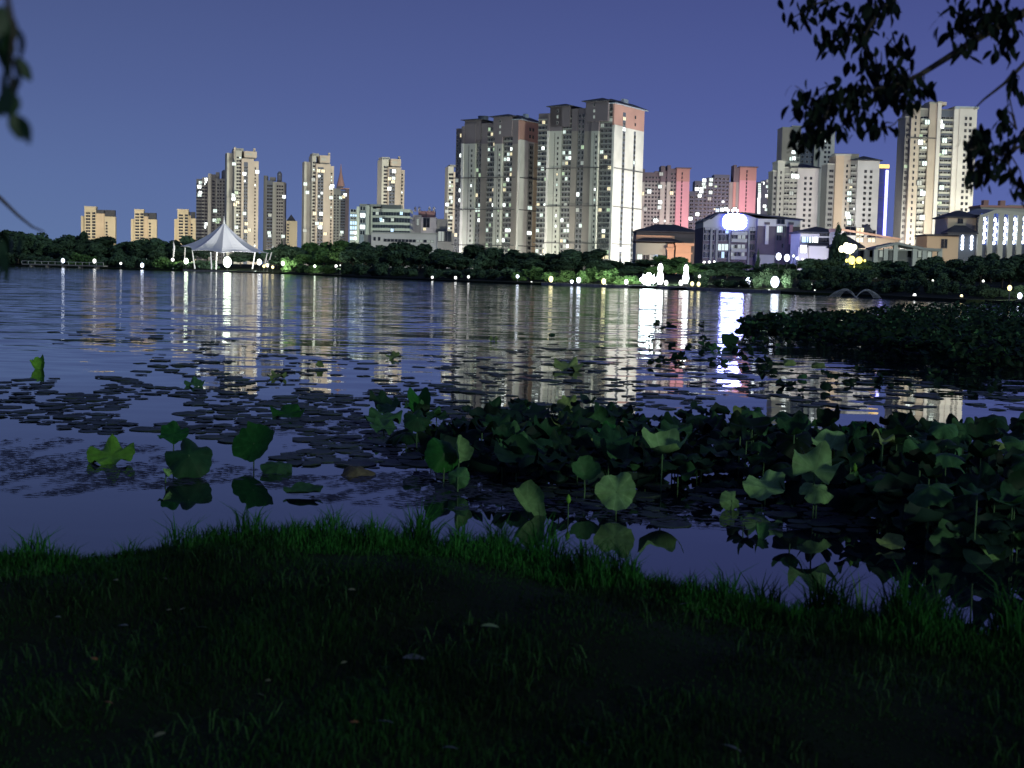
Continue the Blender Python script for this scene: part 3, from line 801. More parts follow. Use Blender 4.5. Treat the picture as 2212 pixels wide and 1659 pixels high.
for zx, zy, c_ in ((1335, 490, 'white'), (1375, 520, 'cool'), (1390, 560, 'white'), (1385, 610, 'warm'), (1370, 600, 'white'), (1350, 690, 'white'), (1365, 720, 'cool'), (1400, 520, 'cool'), (1395, 600, 'cool'), (1380, 470, 'dim')): T.lit(zx, zy, 3.0, 2.6, c_, -.1)
T.flood(.04, u=T.x(1350), dist=120, aim=40, color=(.7, .75, 1), cone=80)
T.done()

# ---- white towers on the right
def white_tower(label, zm, D, parts, zmid, floods, lits=(), rot=0):
    T = Bld('apartment_tower', label, 'tower block', zm, parts[0][0], zmid, D, rot, TG)
    for a, b, top, m, prot, nw, ww, litp, bal in parts:
        x0, x1, zt = T.fb(a, b, top, m, prot, 16)
        w = x1 - x0
        T.box('parapet', x0 - .25, x1 + .25, -prot - .25, 16.2, zt, zt + .7, W_PALE if m is not W_SLATE else W_DARK)
        if nw:
            us = [x0 + w * (.5 + (i - (nw - 1) / 2) * (.26 if nw == 2 and not bal else 1 / nw)) for i in range(nw)]
            T.grid('front', us, 5, zt - 2.2, 3.0, ww, 1.65, -prot - .03, litp, FRAME)
        if bal:
            z = 4.6
            while z < zt - 3: T.bal((x0 + x1) / 2, z, w * .9, 1.0, 1.0, -prot - .02, W_PALE); z += 3.0
    for zx, zy, c_ in lits: T.lit(zx, zy, 2.8, 2.6, c_, -1.6)
    for kw in floods: T.flood(**{**kw, 'u': T.x(kw['u'])})
    return T
T = white_tower('tall grey white tower partly hidden by hanging leaves, behind a shorter white block', 'z5', 900,
    [(92, 180, 452, W_BEIGE, 1.0, 0, 0, 0, 0), (180, 255, 440, W_GREY, 0, 2, 1.4, .04, 1), (255, 375, 520, W_SLATE, -1, 3, 1.5, .02, 0), (375, 425, 500, W_PALE, .4, 0, 0, 0, 0), (425, 550, 480, W_WHITE, 1.6, 2, 1.5, .02, 0)],
    900, [dict(L=.24, u=320, dist=130, aim=50, color=(1, .97, 1), cone=90)], ((205, 660, 'white'), (205, 715, 'white'), (470, 560, 'white'), (185, 720, 'cool')))
T.done()
T = white_tower('shorter white block in front of the leaf covered tower, paired windows down its end', 'z5', 800,
    [(20, 58, 830, W_GREY, -1, 1, 1.3, .02, 0), (58, 118, 745, W_PALE, .6, 1, .9, .0, 0), (118, 165, 800, W_GREY, -.5, 2, 1.2, .03, 1), (165, 235, 765, W_PALE, .2, 2, 1.5, .08, 1), (235, 418, 805, W_WHITE, 1.6, 2, 1.5, .0, 0)],
    1050, [dict(L=.22, u=200, dist=110, aim=40, color=(1, .95, 1), cone=90), dict(L=.10, u=330, dist=80, aim=20, color=(1, .95, 1), cone=70)], ((205, 870, 'white'), (235, 875, 'white'), (185, 1020, 'dim')))
x0, x1 = T.x(90), T.x(215); T.box('stair_head', x0, x1, 5, 13, T.z(150, 770), T.z(150, 735), W_PALE)
T.hip(T.x(165), T.x(420, off=1.6), -1.6, 16, T.z(330, 800, 1.6), 3.0, W_ROOF, .8)
T.done()
T = white_tower('cream white tower with a tall stair core and a blue lit edge strip', 'z5', 780,
    [(490, 560, 770, W_GREY, -1, 2, 1.3, .02, 0), (560, 632, 690, W_TAN, .8, 0, 0, 0, 0), (632, 690, 690, W_BEIGE, .4, 1, 1.0, 0, 0), (690, 752, 720, W_GREY, -.6, 3, 1.2, .08, 1), (752, 942, 735, W_WHITE, 1.8, 2, 1.5, 0, 0)],
    1050, [dict(L=.30, u=620, dist=110, aim=40, color=(1, .90, .85), cone=90), dict(L=.75, u=860, dist=70, aim=22, color=(1, .93, .85), cone=70)], ((672, 1200, 'white'), (685, 1225, 'white'), (700, 915, 'dim'), (690, 1020, 'cool'), (690, 1075, 'cool'), (688, 1275, 'cool')))
T.box('stair_core', T.x(560), T.x(775), 4, 12, T.z(650, 700), T.z(650, 668), W_BEIGE)
T.hip(T.x(700), T.x(945), -1.8, 16, T.z(850, 735, 1.8), 3.2, W_ROOF, 1.0)
e0, e1 = T.x(945), T.x(1032)
zt = T.z(990, 800)
T.box('curtain_wall', e0, e1, 1.0, 15, -1, zt, mat('blue_curtain_wall', (.05, .06, .22), .3, var=.2, vscale=.3))
ns = 8
for i in range(1, ns): T.box('mullion', e0 + .2, e1 - 1.5, .85, 1.0, zt * i / ns, zt * i / ns + .18, W_DARK)
mb = MB(); mb.box(e1 - 2.0, e1 - .5, .2, .98, 2, zt - 1); mb.build('light_strip', mat('blue_led', (.3, .3, .5), .5, (.36, .36, 1.0), 3.2), T.e)
mb = MB(); mb.box(e0, e1 - .2, .4, 1.0, zt + .02, zt + 2.0); mb.build('roof_light', mat('gold_led', (.4, .3, .1), .5, (1, .66, .16), 1.8), T.e)
T.done()
T = white_tower('tallest tower at the leafy end of the skyline, brightly floodlit cream with blue glass bays', 'z5', 700,
    [(1165, 1214, 360, W_GREY, -2, 2, 1.2, .05, 0), (1214, 1290, 255, W_BEIGE, 1.0, 1, .9, 0, 0), (1290, 1368, 290, W_GREY, -.8, 3, 1.2, .10, 1), (1368, 1440, 240, W_BEIGE, 1.4, 0, 0, 0, 0),
     (1440, 1472, 230, W_WHITE, 2.4, 0, 0, 0, 0), (1472, 1585, 300, W_SLATE, -.8, 3, 1.9, .05, 1), (1585, 1632, 275, W_WHITE, 1.2, 0, 0, 0, 0), (1632, 1783, 285, W_WHITE, 1.8, 2, 1.3, 0, 0)],
    750, [dict(L=.55, u=1440, dist=120, aim=50, color=(1, .92, .78), cone=90), dict(L=.85, u=1640, dist=70, aim=22, color=(1, .95, .75), cone=80)],
    ((1480, 400, 'white'), (1495, 435, 'white'), (1370, 400, 'cool'), (1310, 575, 'white'), (1520, 560, 'cool'), (1520, 660, 'cool'), (1345, 760, 'cool'), (1330, 1020, 'white'), (1325, 1230, 'white'), (1495, 970, 'cool'), (1300, 930, 'dim')), 0)
T.box('stair_core', T.x(1376), T.x(1530), 3, 12, T.z(1450, 245), T.z(1450, 215), W_BEIGE)
T.box('roof_slab', T.x(1580), T.x(1786), -2.0, 15, T.z(1680, 284, 1.8), T.z(1680, 262, 1.8), W_CAP)
for zy in (545,): T.box('belt_course', T.x(1172), T.x(1440), -1.62, -1.45, T.z(1300, zy), T.z(1300, zy) + .6, W_LINE)
T.done()

# ---- low buildings by the lake
T = Bld('villa', 'low hip roofed villa with an orange floodlit corner pavilion', 'villa', 'n3', -230, 560, 520, 0)
b0 = T.x(-300)
x0, x1, zt = T.fb(-300, 480, 425, W_MAUVE, -6, 22); T.hip(x0, x1, 6, 22, zt, 3.2, W_ROOF, .8)
x0, x1, zt = T.fb(-300, 175, 465, W_ORANGE, -3, 14); 
x0, x1, zt = T.fb(-300, 92, 560, W_PALE, 0, 14); T.hip(x0, T.x(250), 0, 12, zt + .5, 2.6, W_ROOF, .6)
T.grid('front', [T.x(z_) for z_ in (-250, -200, -150, -100, -50, 10, 60)], 2, zt - 1.5, 3.0, 1.5, 1.9, -.03, .25, FRAME, ('dim', 'cool', 'blue'))
px0, px1, zt = T.fb(92, 172, 570, W_ORANGE, 2.0, 10, 'pavilion_wall'); px2, px3, zt2 = T.fb(195, 385, 590, W_ORANGE, 2.4, 10, 'pavilion_wall')
T.fb(172, 195, 575, W_BROWN, 0, 9)
T.box('cornice', px0 - .5, px1 + .1, -2.6, -1.9, zt - 2.2, zt - 1.4, W_ORANGE); T.box('cornice', px2 - .3, px3 + 1.0, -3.2, 10, zt2 - .1, zt2 + .9, W_ORANGE); T.box('cornice', px2 - .1, px3 + .5, -2.8, -2.3, zt2 - 3.2, zt2 - 2.6, W_ORANGE)
x0, x1, zt = T.fb(290, 480, 540, W_MAUVE, -5, 8)
T.flood(1.0, .5, u=(px2 + px3) / 2, dist=26, aim=9, color=(1, .74, .55), cone=80, side=0)
T.flood(.10, u=T.x(-150), dist=50, aim=10, color=(1, .85, 1), cone=110)
T.done()

T = Bld('hotel', 'four storey hotel under a dark roof with a glowing blue white sign', 'hotel', 'n3', 520, 500, 440, 0)
x0, x1, zt = T.fb(530, 1205, 372, W_BROWN, 0, 20)
T.fb(530, 1205, 268, W_PALE, .15, 19.5, 'frieze', z0=zt)
rx0, rx1, rz = T.fb(1205, 1735, 352, W_BROWN, 1.2, 20)
T.fb(1205, 1735, 262, W_WHITE, 1.35, 19, 'frieze', z0=rz + .002)
zr0 = T.z(1205, 262, 1.35)
x0 = T.x(530)
mb = MB()
xa, xp0, xp1, xb = T.x(512), T.x(720), T.x(1040), T.x(1760)
zl, zp, zrr = T.z(512, 290), T.z(880, 175), T.z(1735, 262)
mb.add([(xa, -2, zl), (xp0, -2, zp), (xp1, -2, zp), (xb, -2, zrr), (xa, 21, zl), (xp0, 21, zp), (xp1, 21, zp), (xb, 21, zrr),
        (xa, -2, zl - .5), (xp0, -2, zp - .5), (xp1, -2, zp - .5), (xb, -2, zrr - .5)],
       [(0, 4, 5, 1), (1, 5, 6, 2), (2, 6, 7, 3), (8, 0, 1, 9), (9, 1, 2, 10), (10, 2, 3, 11), (4, 7, 6, 5)])
mb.build('roof', W_ROOF, T.e)
mb = MB(); mb.add([(xa + 1, -.14, zl - 2.6), (xp0, -.14, zl - 2.6), (xp1, -.14, zl - 2.6), (T.x(1203), -.14, zl - 2.6), (xa + 1, -.14, zl - .6), (xp0, -.14, zp - .55), (xp1, -.14, zp - .55), (T.x(1203), -.14, zr0 + .3)], [(0, 1, 5, 4), (1, 2, 6, 5), (2, 3, 7, 6)])
mb.build('gable_wall', W_PALE, T.e)
# bays and windows
for a in (620, 690): T.box('pilaster', T.x(a), T.x(a + 24), -.5, -.002, 0, zt - .3, W_GREY)
for a in (850, 1090, 1190): T.box('pilaster', T.x(a), T.x(a + 22), -.6, -.002, 0, zt - .3, W_GREY)
for r, zy in enumerate((430, 520, 640, 735)):
    for zx in (560, 595, 650): T.win('front', T.x(zx), T.z(zx, zy + 10), 1.3, 2.0, -.03, FRAME, GLASS)
    for zx in (745, 785, 825): T.win('front', T.x(zx), T.z(zx, zy + 15), 1.25, 2.2, -.03, FRAME, LIT_C['cool'] if r == 2 else (LIT_C['blue'] if rnd.random() < .2 else GLASS))
    for zx in (905, 935, 985, 1035): T.win('front', T.x(zx), T.z(zx, zy + 15), 1.1, 2.0, -.03, FRAME, LIT_C['dim'] if r and rnd.random() < .55 else GLASS)
    T.bal((T.x(880) + T.x(1075)) / 2, T.z(970, zy + 30), T.x(1075) - T.x(880), 1.2, 1.1, -.02, W_PALE)
    for zx in (1125, 1160): T.win('front', T.x(zx), T.z(zx, zy + 10), .9, 2.0, -.03, FRAME_D, GLASS)
for zx, m in ((1312, W_WHITE), (1608, W_ROSE)):
    a, b = T.x(zx - 20), T.x(zx + 20); z0_, z1_ = T.z(zx, 575, 1.2), T.z(zx, 335, 1.2)
    T.box('facade_fin', a, b, -2.1, -1.202, z0_, z1_, m); T.box('fin_cap', a - .3, b + .3, -1.75, -1.352, T.z(zx, 330, 1.2), T.z(zx, 300, 1.2), W_MAUVE)
for a in (1425, 1525): T.box('drain_pipe', T.x(a), T.x(a) + .25, -1.45, -1.202, 0, rz, W_DARK)
T.win('front', T.x(1480), T.z(1480, 325, 1.4), 2.6, 1.7, -1.40, FRAME_D, GLASS)
T.win('front', T.x(1472), T.z(1472, 432, 1.2), 2.0, 2.2, -1.23, FRAME, LIT_C['cool']); T.win('front', T.x(1520), T.z(1520, 432, 1.2), 1.4, 2.2, -1.23, FRAME_D, GLASS)
T.win('front', T.x(1465), T.z(1465, 530, 1.2), 2.0, 1.8, -1.23, FRAME_D, GLASS); T.win('front', T.x(1520), T.z(1520, 620, 1.2), 1.0, 1.4, -1.23, FRAME_D, GLASS)
T.fb(1205, 1430, 705, W_PALE, 3.0, -1.202, 'porch', z0=-1)
# sign: rounded panel box with a luminous face
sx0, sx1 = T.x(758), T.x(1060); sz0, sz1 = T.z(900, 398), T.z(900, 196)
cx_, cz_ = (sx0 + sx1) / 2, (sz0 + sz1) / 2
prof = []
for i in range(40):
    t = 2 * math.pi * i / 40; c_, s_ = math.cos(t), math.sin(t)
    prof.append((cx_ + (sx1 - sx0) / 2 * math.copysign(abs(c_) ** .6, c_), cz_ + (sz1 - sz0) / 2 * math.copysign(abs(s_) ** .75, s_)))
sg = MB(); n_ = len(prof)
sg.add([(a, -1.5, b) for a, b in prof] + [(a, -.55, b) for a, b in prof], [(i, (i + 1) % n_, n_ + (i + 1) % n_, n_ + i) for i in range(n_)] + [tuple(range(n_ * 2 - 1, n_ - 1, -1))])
so = sg.build('sign_box', mat('sign_halo_rim', (.1, .1, .2), .5, (.14, .18, 1.0), 7.0), T.e)  # glowing rim added to imitate the sign's halo on the wall
sf = MB(); pr2 = [(cx_ + (a - cx_) * .97, cz_ + (b - cz_) * .95) for a, b in prof]
sf.add([(a, -1.56, b) for a, b in pr2] + [(a, -1.5, b) for a, b in pr2], [tuple(range(n_))] + [(n_ + i, n_ + (i + 1) % n_, (i + 1) % n_, i) for i in range(n_)])
so2 = sf.build('luminous_face', mat('sign_light', (.6, .6, .7), .5, (.34, .38, 1.0), 60.0), so)
for f in (-.9, -.55, -.2, .15, .5, .85):
    mb = MB(); px_ = cx_ + f * (sx1 - sx0) * .55
    mb.box(px_ - .35, px_ + .35, -2.4, -1.9, zp + .1, zp + .8); mb.box(px_ - .08, px_ + .08, -2.2, -1.95, zp - .5, zp + .1)
    if f in (-.55, -.2, .15): mb.build('roof_lamp', mat('roof_lamp', (.4, .4, .5), .5, (.7, .78, 1), 3.0), T.e)
T.flood(.13, u=T.x(850), dist=45, aim=14, color=(.22, .24, 1), cone=120, albedo=.3)  # added blue light standing in for the sign's spill on the front
T.flood(.11, u=T.x(1480), dist=45, aim=13, color=(.80, .78, 1), cone=90, albedo=.4)
T.done()

T = Bld('villa', 'white stepped villa with a brightly lit ground floor corner right of the signed hotel', 'villa', 'n3', 1735, 560, 420, 0)
x0, x1, zt = T.fb(1735, 2110, 435, W_WHITE, 0, 14); T.hip(x0, x1 + 3, 0, 14, zt, 2.2, W_ROOF, .8)
T.box('soffit_band', x0, T.x(1970), -.8, -.002, zt - 1.2, zt - .3, W_WHITE)
T.win('front', T.x(1815), T.z(1815, 560), 3.4, 2.8, -.03, FRAME_D, LIT_C['blue']); T.win('front', T.x(1905), T.z(1905, 565), 3.2, 3.0, -.03, FRAME_D, LIT_C['white'])
for zx in (1985, 2015, 2045, 2075): T.win('front', T.x(zx), T.z(zx, 475), 1.0, 1.1, -.03, FRAME_D, GLASS); T.win('front', T.x(zx), T.z(zx, 545), .9, 1.2, -.03, FRAME_D, GLASS)
x0, x1, zt = T.fb(1850, 2130, 600, W_WHITE, 3, -.002, 'wing'); T.hip(x0, x1, -3, -.9, zt, 1.1, W_ROOF, .5)
x0, x1, zt = T.fb(1720, 1845, 612, W_WHITE, 3.5, -.002, 'wing')
T.win('front', (x0 + x1) / 2, T.z(1780, 690, 3.5), x1 - x0 - .8, 2.6, -3.53, FRAME, LIT_C['white'])
T.flood(.34, u=T.x(1900), dist=40, aim=8, color=(.92, .92, 1), cone=120)
T.done()

T = Bld('canopy_hall', 'long low pavilion with a pitched roof and grey columns behind the bushes', 'pavilion', 'n4', 70, 640, 330, 0)
x0, x1, zt = T.fb(0, 240, 590, W_SLATE, -4, 14); T.hip(x0, x1 + 1, 4, 14, zt, 2.8, W_ROOF, .5)
mb = MB()
for (a, ya, b, yb) in ((430, 585, 690, 525), (690, 525, 1010, 590), (1010, 590, 1210, 605)):
    xa, xb, za, zb_ = T.x(a), T.x(b), T.z(a, ya), T.z(b, yb)
    mb.add([(xa, -1.2, za), (xb, -1.2, zb_), (xb, 8, zb_), (xa, 8, za), (xa, -1.2, za - .55), (xb, -1.2, zb_ - .55), (xb, 8, zb_ - .55), (xa, 8, za - .55)], [(0, 1, 2, 3), (4, 5, 1, 0), (7, 6, 5, 4), (1, 5, 6, 2), (4, 0, 3, 7)])
mb.build('roof', W_GREY, T.e)
for a in (440, 560, 675, 905, 1020, 1205):
    za = T.z(a, 600 if a < 600 or a > 900 else 545)
    T.box('column', T.x(a) - .5, T.x(a) + .5, -.8, .2, -.5, za, W_PALE)
T.box('back_wall', T.x(260), T.x(1205), 6, 8, -.5, T.z(700, 610), W_PALE)
T.box('lintel', T.x(560), T.x(1200), -.6, -.1, T.z(700, 622), T.z(700, 606), W_PALE)
for a in (330, 490, 500, 620, 960, 1090, 1150): T.win('front', T.x(a), T.z(a, 705), 2.4, 1.8, 5.97, FRAME, LIT_C['dim'] if a in (1090, 1150, 620) else GLASS)
T.flood(.20, u=T.x(750), dist=20, aim=5, color=(.85, .97, 1), cone=140)
T.done()

T = Bld('restaurant', 'low hall with a long sloping orange lit roof edge behind the pavilion', 'building', 'n4', 40, 500, 400, 0)
x0, x1, zt = T.fb(30, 250, 375, W_WHITE, 0, 14); x2, x3, zt2 = T.fb(250, 720, 470, W_TAN, .5, 14)
mb = MB(); xa, xb = T.x(25), T.x(730); za, zb_ = T.z(25, 365), T.z(730, 480)
mb.add([(xa, -1.5, za), (xb, -1.5, zb_), (xb, 15, zb_ + .5), (xa, 15, za + .5), (xa, -1.5, za - .6), (xb, -1.5, zb_ - .5), (xb, 15, zb_ - .5), (xa, 15, za - .6)], [(0, 1, 2, 3), (4, 5, 1, 0), (1, 5, 6, 2), (4, 0, 3, 7)])
mb.build('roof', W_ORANGE, T.e)
T.win('front', T.x(140), T.z(140, 445), 3.2, 2.6, -.03, FRAME_D, GLASS); T.win('front', T.x(250), T.z(250, 450), 2.6, 2.4, -.53, FRAME_D, LIT_C['warm']); T.win('front', T.x(395), T.z(395, 480), 2.2, 2.4, -.53, FRAME_D, GLASS)
for a in (250, 390): T.win('front', T.x(a), T.z(a, 530), 2.4, 1.5, -.53, FRAME, LIT_C['warm'])
T.hip(T.x(305), T.x(390), -.5, 4, T.z(345, 405), 2.4, W_ROOF, .3)
T.flood(.20, u=T.x(350), dist=30, aim=8, color=(1, .75, .5), cone=130)
T.done()

T = Bld('exhibition_hall', 'gabled hall with tall blue glass bays strung with white lights, beyond the right bank', 'building', 'n4', 1680, 400, 390, 0)
x0, x1, zt = T.fb(1300, 1680, 225, W_BEIGE, -2, 14); T.hip(x0, x1, 2, 14, zt - .3, 2.4, W_ROOF, .7)
for a in (1460, 1490): T.win('front', T.x(a), T.z(a, 300), .8, 1.4, 1.97, FRAME_D, GLASS)
x0, x1, zt = T.fb(1310, 1650, 420, W_SLATE, 3, -2.002 + 4, 'porch_roof', z0=T.z(1450, 440)); T.hip(x0, x1, -3, 1.9, zt - .1, 2.4, W_ROOF, .4)
x0, x1, zt = T.fb(1065, 1440, 455, W_TAN, 1, 10); T.box('cornice', x0 - .5, x1, -1.6, 10, zt, zt + .5, W_ROOF)
for a in (1235, 1275): T.win('front', T.x(a), T.z(a, 600), .8, 2.6, -1.03, FRAME_D, GLASS)
x0, x1, zt = T.fb(1440, 1650, 445, W_SLATE, .2, 10)
apex = 1840
bays = (1680, 1790, 1810, 1910, 1940, 2025, 2050, 2135, 2160, 2260)
roofy = lambda a: 215 - (215 - 150) * max(0, 1 - abs(a - apex) / 160) if a < apex else 150 + (a - apex) * .10
xs_ = [1660] + list(range(1700, 2500, 40))
mb = MB()
for a, b in zip(xs_, xs_[1:]):
    xa, xb = T.x(a), T.x(b); za, zb_ = T.z(a, roofy(a)), T.z(b, roofy(b))
    mb.add([(xa, 0, -1), (xb, 0, -1), (xb, 0, zb_), (xa, 0, za), (xa, 14, za + 1), (xb, 14, zb_ + 1)], [(0, 1, 2, 3), (3, 2, 5, 4)])
mb.build('front_wall', W_SLATE, T.e)
mb = MB()
for a, b in zip(xs_, xs_[1:]):
    xa, xb = T.x(a), T.x(b); za, zb_ = T.z(a, roofy(a) - 12), T.z(b, roofy(b) - 12)
    mb.add([(xa, -1.2, za - 1.0), (xb, -1.2, zb_ - 1.0), (xb, -1.2, zb_), (xa, -1.2, za), (xa, 15, za + 1), (xb, 15, zb_ + 1), (xa, 0, za - 1.0), (xb, 0, zb_ - 1)], [(0, 1, 2, 3), (3, 2, 5, 4), (6, 7, 1, 0)])
mb.build('roof', W_PALE, T.e)
for a in (1680, 1800, 1925, 2038, 2148, 2270, 2390): T.box('pilaster', T.x(a) - .7, T.x(a) + .7, -1.0, -.01, -1, T.z(a, roofy(a) + 8), W_PALE)
bulb = mat('fairy_light', (.4, .4, .5), .5, (.75, .85, 1), 5.0)
for i, a in enumerate((1735, 1860, 1980, 2095, 2205, 2330)):
    for r in range(7): T.win('front', T.x(a), T.z(a, 560 - r * 50), 2.8, 1.9, -.03, FRAME_D, mat('blue_lit_glass', (.05, .08, .2), .3, (.10, .16, .60), .55))
    for j, zy in enumerate((250, 300, 350, 385, 430, 475, 525)):
        mb = MB(); c = (T.x(a + (8 if j % 2 else -6)), -.5, T.z(a, zy + (i * 13) % 17)); mb.lathe([(.08, .7), (.36, .25), (.45, 0), (.3, -.3), (.05, -.45)], 6, c=c); mb.build('light_bulb', bulb, T.e)
for a in (1480, 1590):
    for zy in (470, 510, 560, 600):
        mb = MB(); mb.lathe([(.08, .8), (.34, .25), (.4, 0), (.3, -.3), (.05, -.45)], 6, c=(T.x(a), -.4, T.z(a, zy))); mb.build('light_bulb', bulb, T.e)
T.flood(.16, u=T.x(1400), dist=35, aim=12, color=(1, .85, .65), cone=120)
T.flood(.07, u=T.x(2000), dist=35, aim=12, color=(.75, .85, 1), cone=120)
T.done()
T = Bld('low_block', 'pale flat roofed block seen above the gabled hall roof', 'building', 'n4', 1700, 100, 560, 0)
x0, x1, zt = T.fb(1700, 2400, 115, W_PALE, 0, 14); T.fb(2050, 2400, 85, W_BEIGE, -3, 12); T.box('parapet', x0 - .5, x1, -.5, 14, zt, zt + .8, W_PINK)
for a in (1790, 1990): T.box('roof_vent', T.x(a - 30), T.x(a + 30), 3, 6, zt + .8, zt + 3, W_PINK)
T.grid('front', [T.x(a) for a in (2040, 2160, 2200)], T.z(2100, 160), zt - .5, 3, 1.2, 1.8, -.03, 0, FRAME_D)
T.flood(.12, u=T.x(1950), dist=50, aim=18, color=(1, .85, .85), cone=120)
T.done()

# ------------------------------------------------------------------ far shore: trees, lamps, tent, fountain
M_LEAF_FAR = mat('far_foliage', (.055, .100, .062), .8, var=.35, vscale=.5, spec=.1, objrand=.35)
M_LEAF_FAR2 = mat('far_foliage_lamplit', (.10, .20, .07), .8, var=.35, vscale=.5, spec=.1, objrand=.25)  # lamp light on the foliage is put into this lighter green
M_BARK = mat('bark', (.06, .05, .04), .9, var=.3, vscale=4)
M_POLE = mat('painted_steel', (.10, .10, .11), .5)
M_WHITEP = mat('white_steel', (.70, .70, .68), .45)

def crown_mesh(seed, nleaf=1500, shape='round', m=M_LEAF_FAR, leaf=.055):
    """crown 1 m wide and 1 m high above z = 0, many leaf sprays on lumpy clumps"""
    r = np.random.default_rng(seed)
    nb = 11 if shape == 'round' else 9
    cs, rs = [], []
    for i in range(nb):
        if shape == 'round':
            a = r.uniform(0, 2 * np.pi); rad = r.uniform(.0, .30); z = r.uniform(.22, .82)
            cs.append((rad * np.cos(a), rad * np.sin(a), z)); rs.append(r.uniform(.13, .24) * (1.1 - abs(z - .45)))
        elif shape == 'cone':
            z = (i + .5) / nb; w = .42 * (1 - z) + .05
            a = r.uniform(0, 2 * np.pi); cs.append((w * .35 * np.cos(a), w * .35 * np.sin(a), z)); rs.append(w * .75 + .03)
        else:      # bush, low and wide
            a = r.uniform(0, 2 * np.pi); rad = r.uniform(0, .36); cs.append((rad * np.cos(a), rad * np.sin(a), r.uniform(.15, .68))); rs.append(r.uniform(.16, .28))
    cs, rs = np.array(cs), np.array(rs)
    k = r.choice(nb, nleaf, p=rs ** 2 / np.sum(rs ** 2))
    d = r.normal(size=(nleaf, 3)); d /= np.linalg.norm(d, axis=1, keepdims=True)
    rad = rs[k] * r.uniform(.55, 1.08, nleaf) ** .6
    p = cs[k] + d * rad[:, None]
    p[:, 2] = np.clip(p[:, 2], .0, 1.02)
    nrm = d + r.normal(size=(nleaf, 3)) * .6; nrm /= np.linalg.norm(nrm, axis=1, keepdims=True)
    t = np.cross(nrm, r.normal(size=(nleaf, 3))); t /= np.linalg.norm(t, axis=1, keepdims=True)
    b = np.cross(nrm, t)
    s = leaf * r.uniform(.6, 1.4, nleaf)[:, None]
    v = np.stack([p - t * s, p - b * s * .6, p + t * s, p + b * s * .6], 1).reshape(-1, 3)
    f = np.arange(nleaf * 4).reshape(-1, 4)
    return np_mesh('crown', v, f, m)
CROWNS = {('round', i): crown_mesh(100 + i, 1900) for i in range(6)}
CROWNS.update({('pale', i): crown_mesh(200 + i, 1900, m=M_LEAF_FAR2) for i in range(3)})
CROWNS.update({('bush', i): crown_mesh(300 + i, 1300, 'bush', leaf=.06) for i in range(4)})
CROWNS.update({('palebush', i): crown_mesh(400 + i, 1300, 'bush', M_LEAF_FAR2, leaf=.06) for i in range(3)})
CROWNS.update({('cone', i): crown_mesh(500 + i, 1100, 'cone') for i in range(2)})
def trunk_mesh(seed):
    r = random.Random(seed); mb = MB()
    top = Vector((r.uniform(-.06, .06), r.uniform(-.06, .06), .55))
    mb.tube([(0, 0, 0), (r.uniform(-.02, .02), 0, .25), top], [.032, .026, .016], 6)
    for i in range(4):
        a = i * 1.6 + r.random(); st = Vector((0, 0, .22 + .07 * i))
        mb.tube([st, st + Vector((math.cos(a) * .14, math.sin(a) * .14, .14)), st + Vector((math.cos(a) * .24, math.sin(a) * .24, .30))], [.016, .011, .005], 5)
    return mb.mesh('trunk', M_BARK, True)
TRUNKS = [trunk_mesh(i) for i in range(4)]

MARKS = [(160, 'before the first ochre block'), (265, 'in front of the widest ochre block'), (350, 'in front of the middle ochre block'), (425, 'just left of the tent'),
         (590, 'behind the white tent'), (650, 'just right of the tent'), (752, 'below the gold windowed tower'), (890, 'before the banded office'),
         (985, 'in front of the white annex'), (1075, 'below the shorter big block'), (1160, 'below the cream end wall'), (1320, 'below the tallest block'),
         (1385, 'below the white end wall'), (1515, 'in front of the orange villa'), (1620, 'below the glowing sign'), (1730, 'before the hotel end'),
         (1800, 'in front of the white villa'), (1880, 'around the yellow lamps'), (1960, 'in front of the long pavilion'), (2060, 'below the tan porch'), (9999, 'below the string lit hall')]
def mark(px):
    for m, t in MARKS:
        if px < m: return t
tree_rows = {}
SEEN_LAB = {}
def tree(px, pytop, wpx, D, kind, desc, pybase=None, squash=1.0):
    g = landz(px, D)
    q = P(px, hor(px), D); top = P(px, pytop, D).z
    h = top - g; w = wpx / FP * D
    lab = f'{desc} {mark(px)}'
    cat = 'shrub' if 'bush' in kind else 'tree'
    t = thing('shrub' if 'bush' in kind else 'tree', lab, cat, (q.x, q.y, g), rnd.uniform(0, 6.28), 'bushes along the far bank' if 'bush' in kind else 'trees along the far shore')
    SEEN_LAB.setdefault(lab, []).append((px, t))
    n_ = sum(1 for k in CROWNS if k[0] == kind)
    me = CROWNS[(kind, rnd.randrange(n_))]
    if 'bush' in kind:
        link('foliage', me, t, (0, 0, -.05 * h), (0, 0, 0), (w * 1.12, w * 1.12, h * 1.1))
    else:
        lift = .0 if kind == 'cone' else .20
        link('crown', me, t, (0, 0, h * lift), (0, 0, 0), (w * 1.15, w * 1.15, h * (1 - lift)))
        link('trunk', rnd.choice(TRUNKS), t, (0, 0, -.2), (0, 0, 0), (h * .9, h * .9, h))

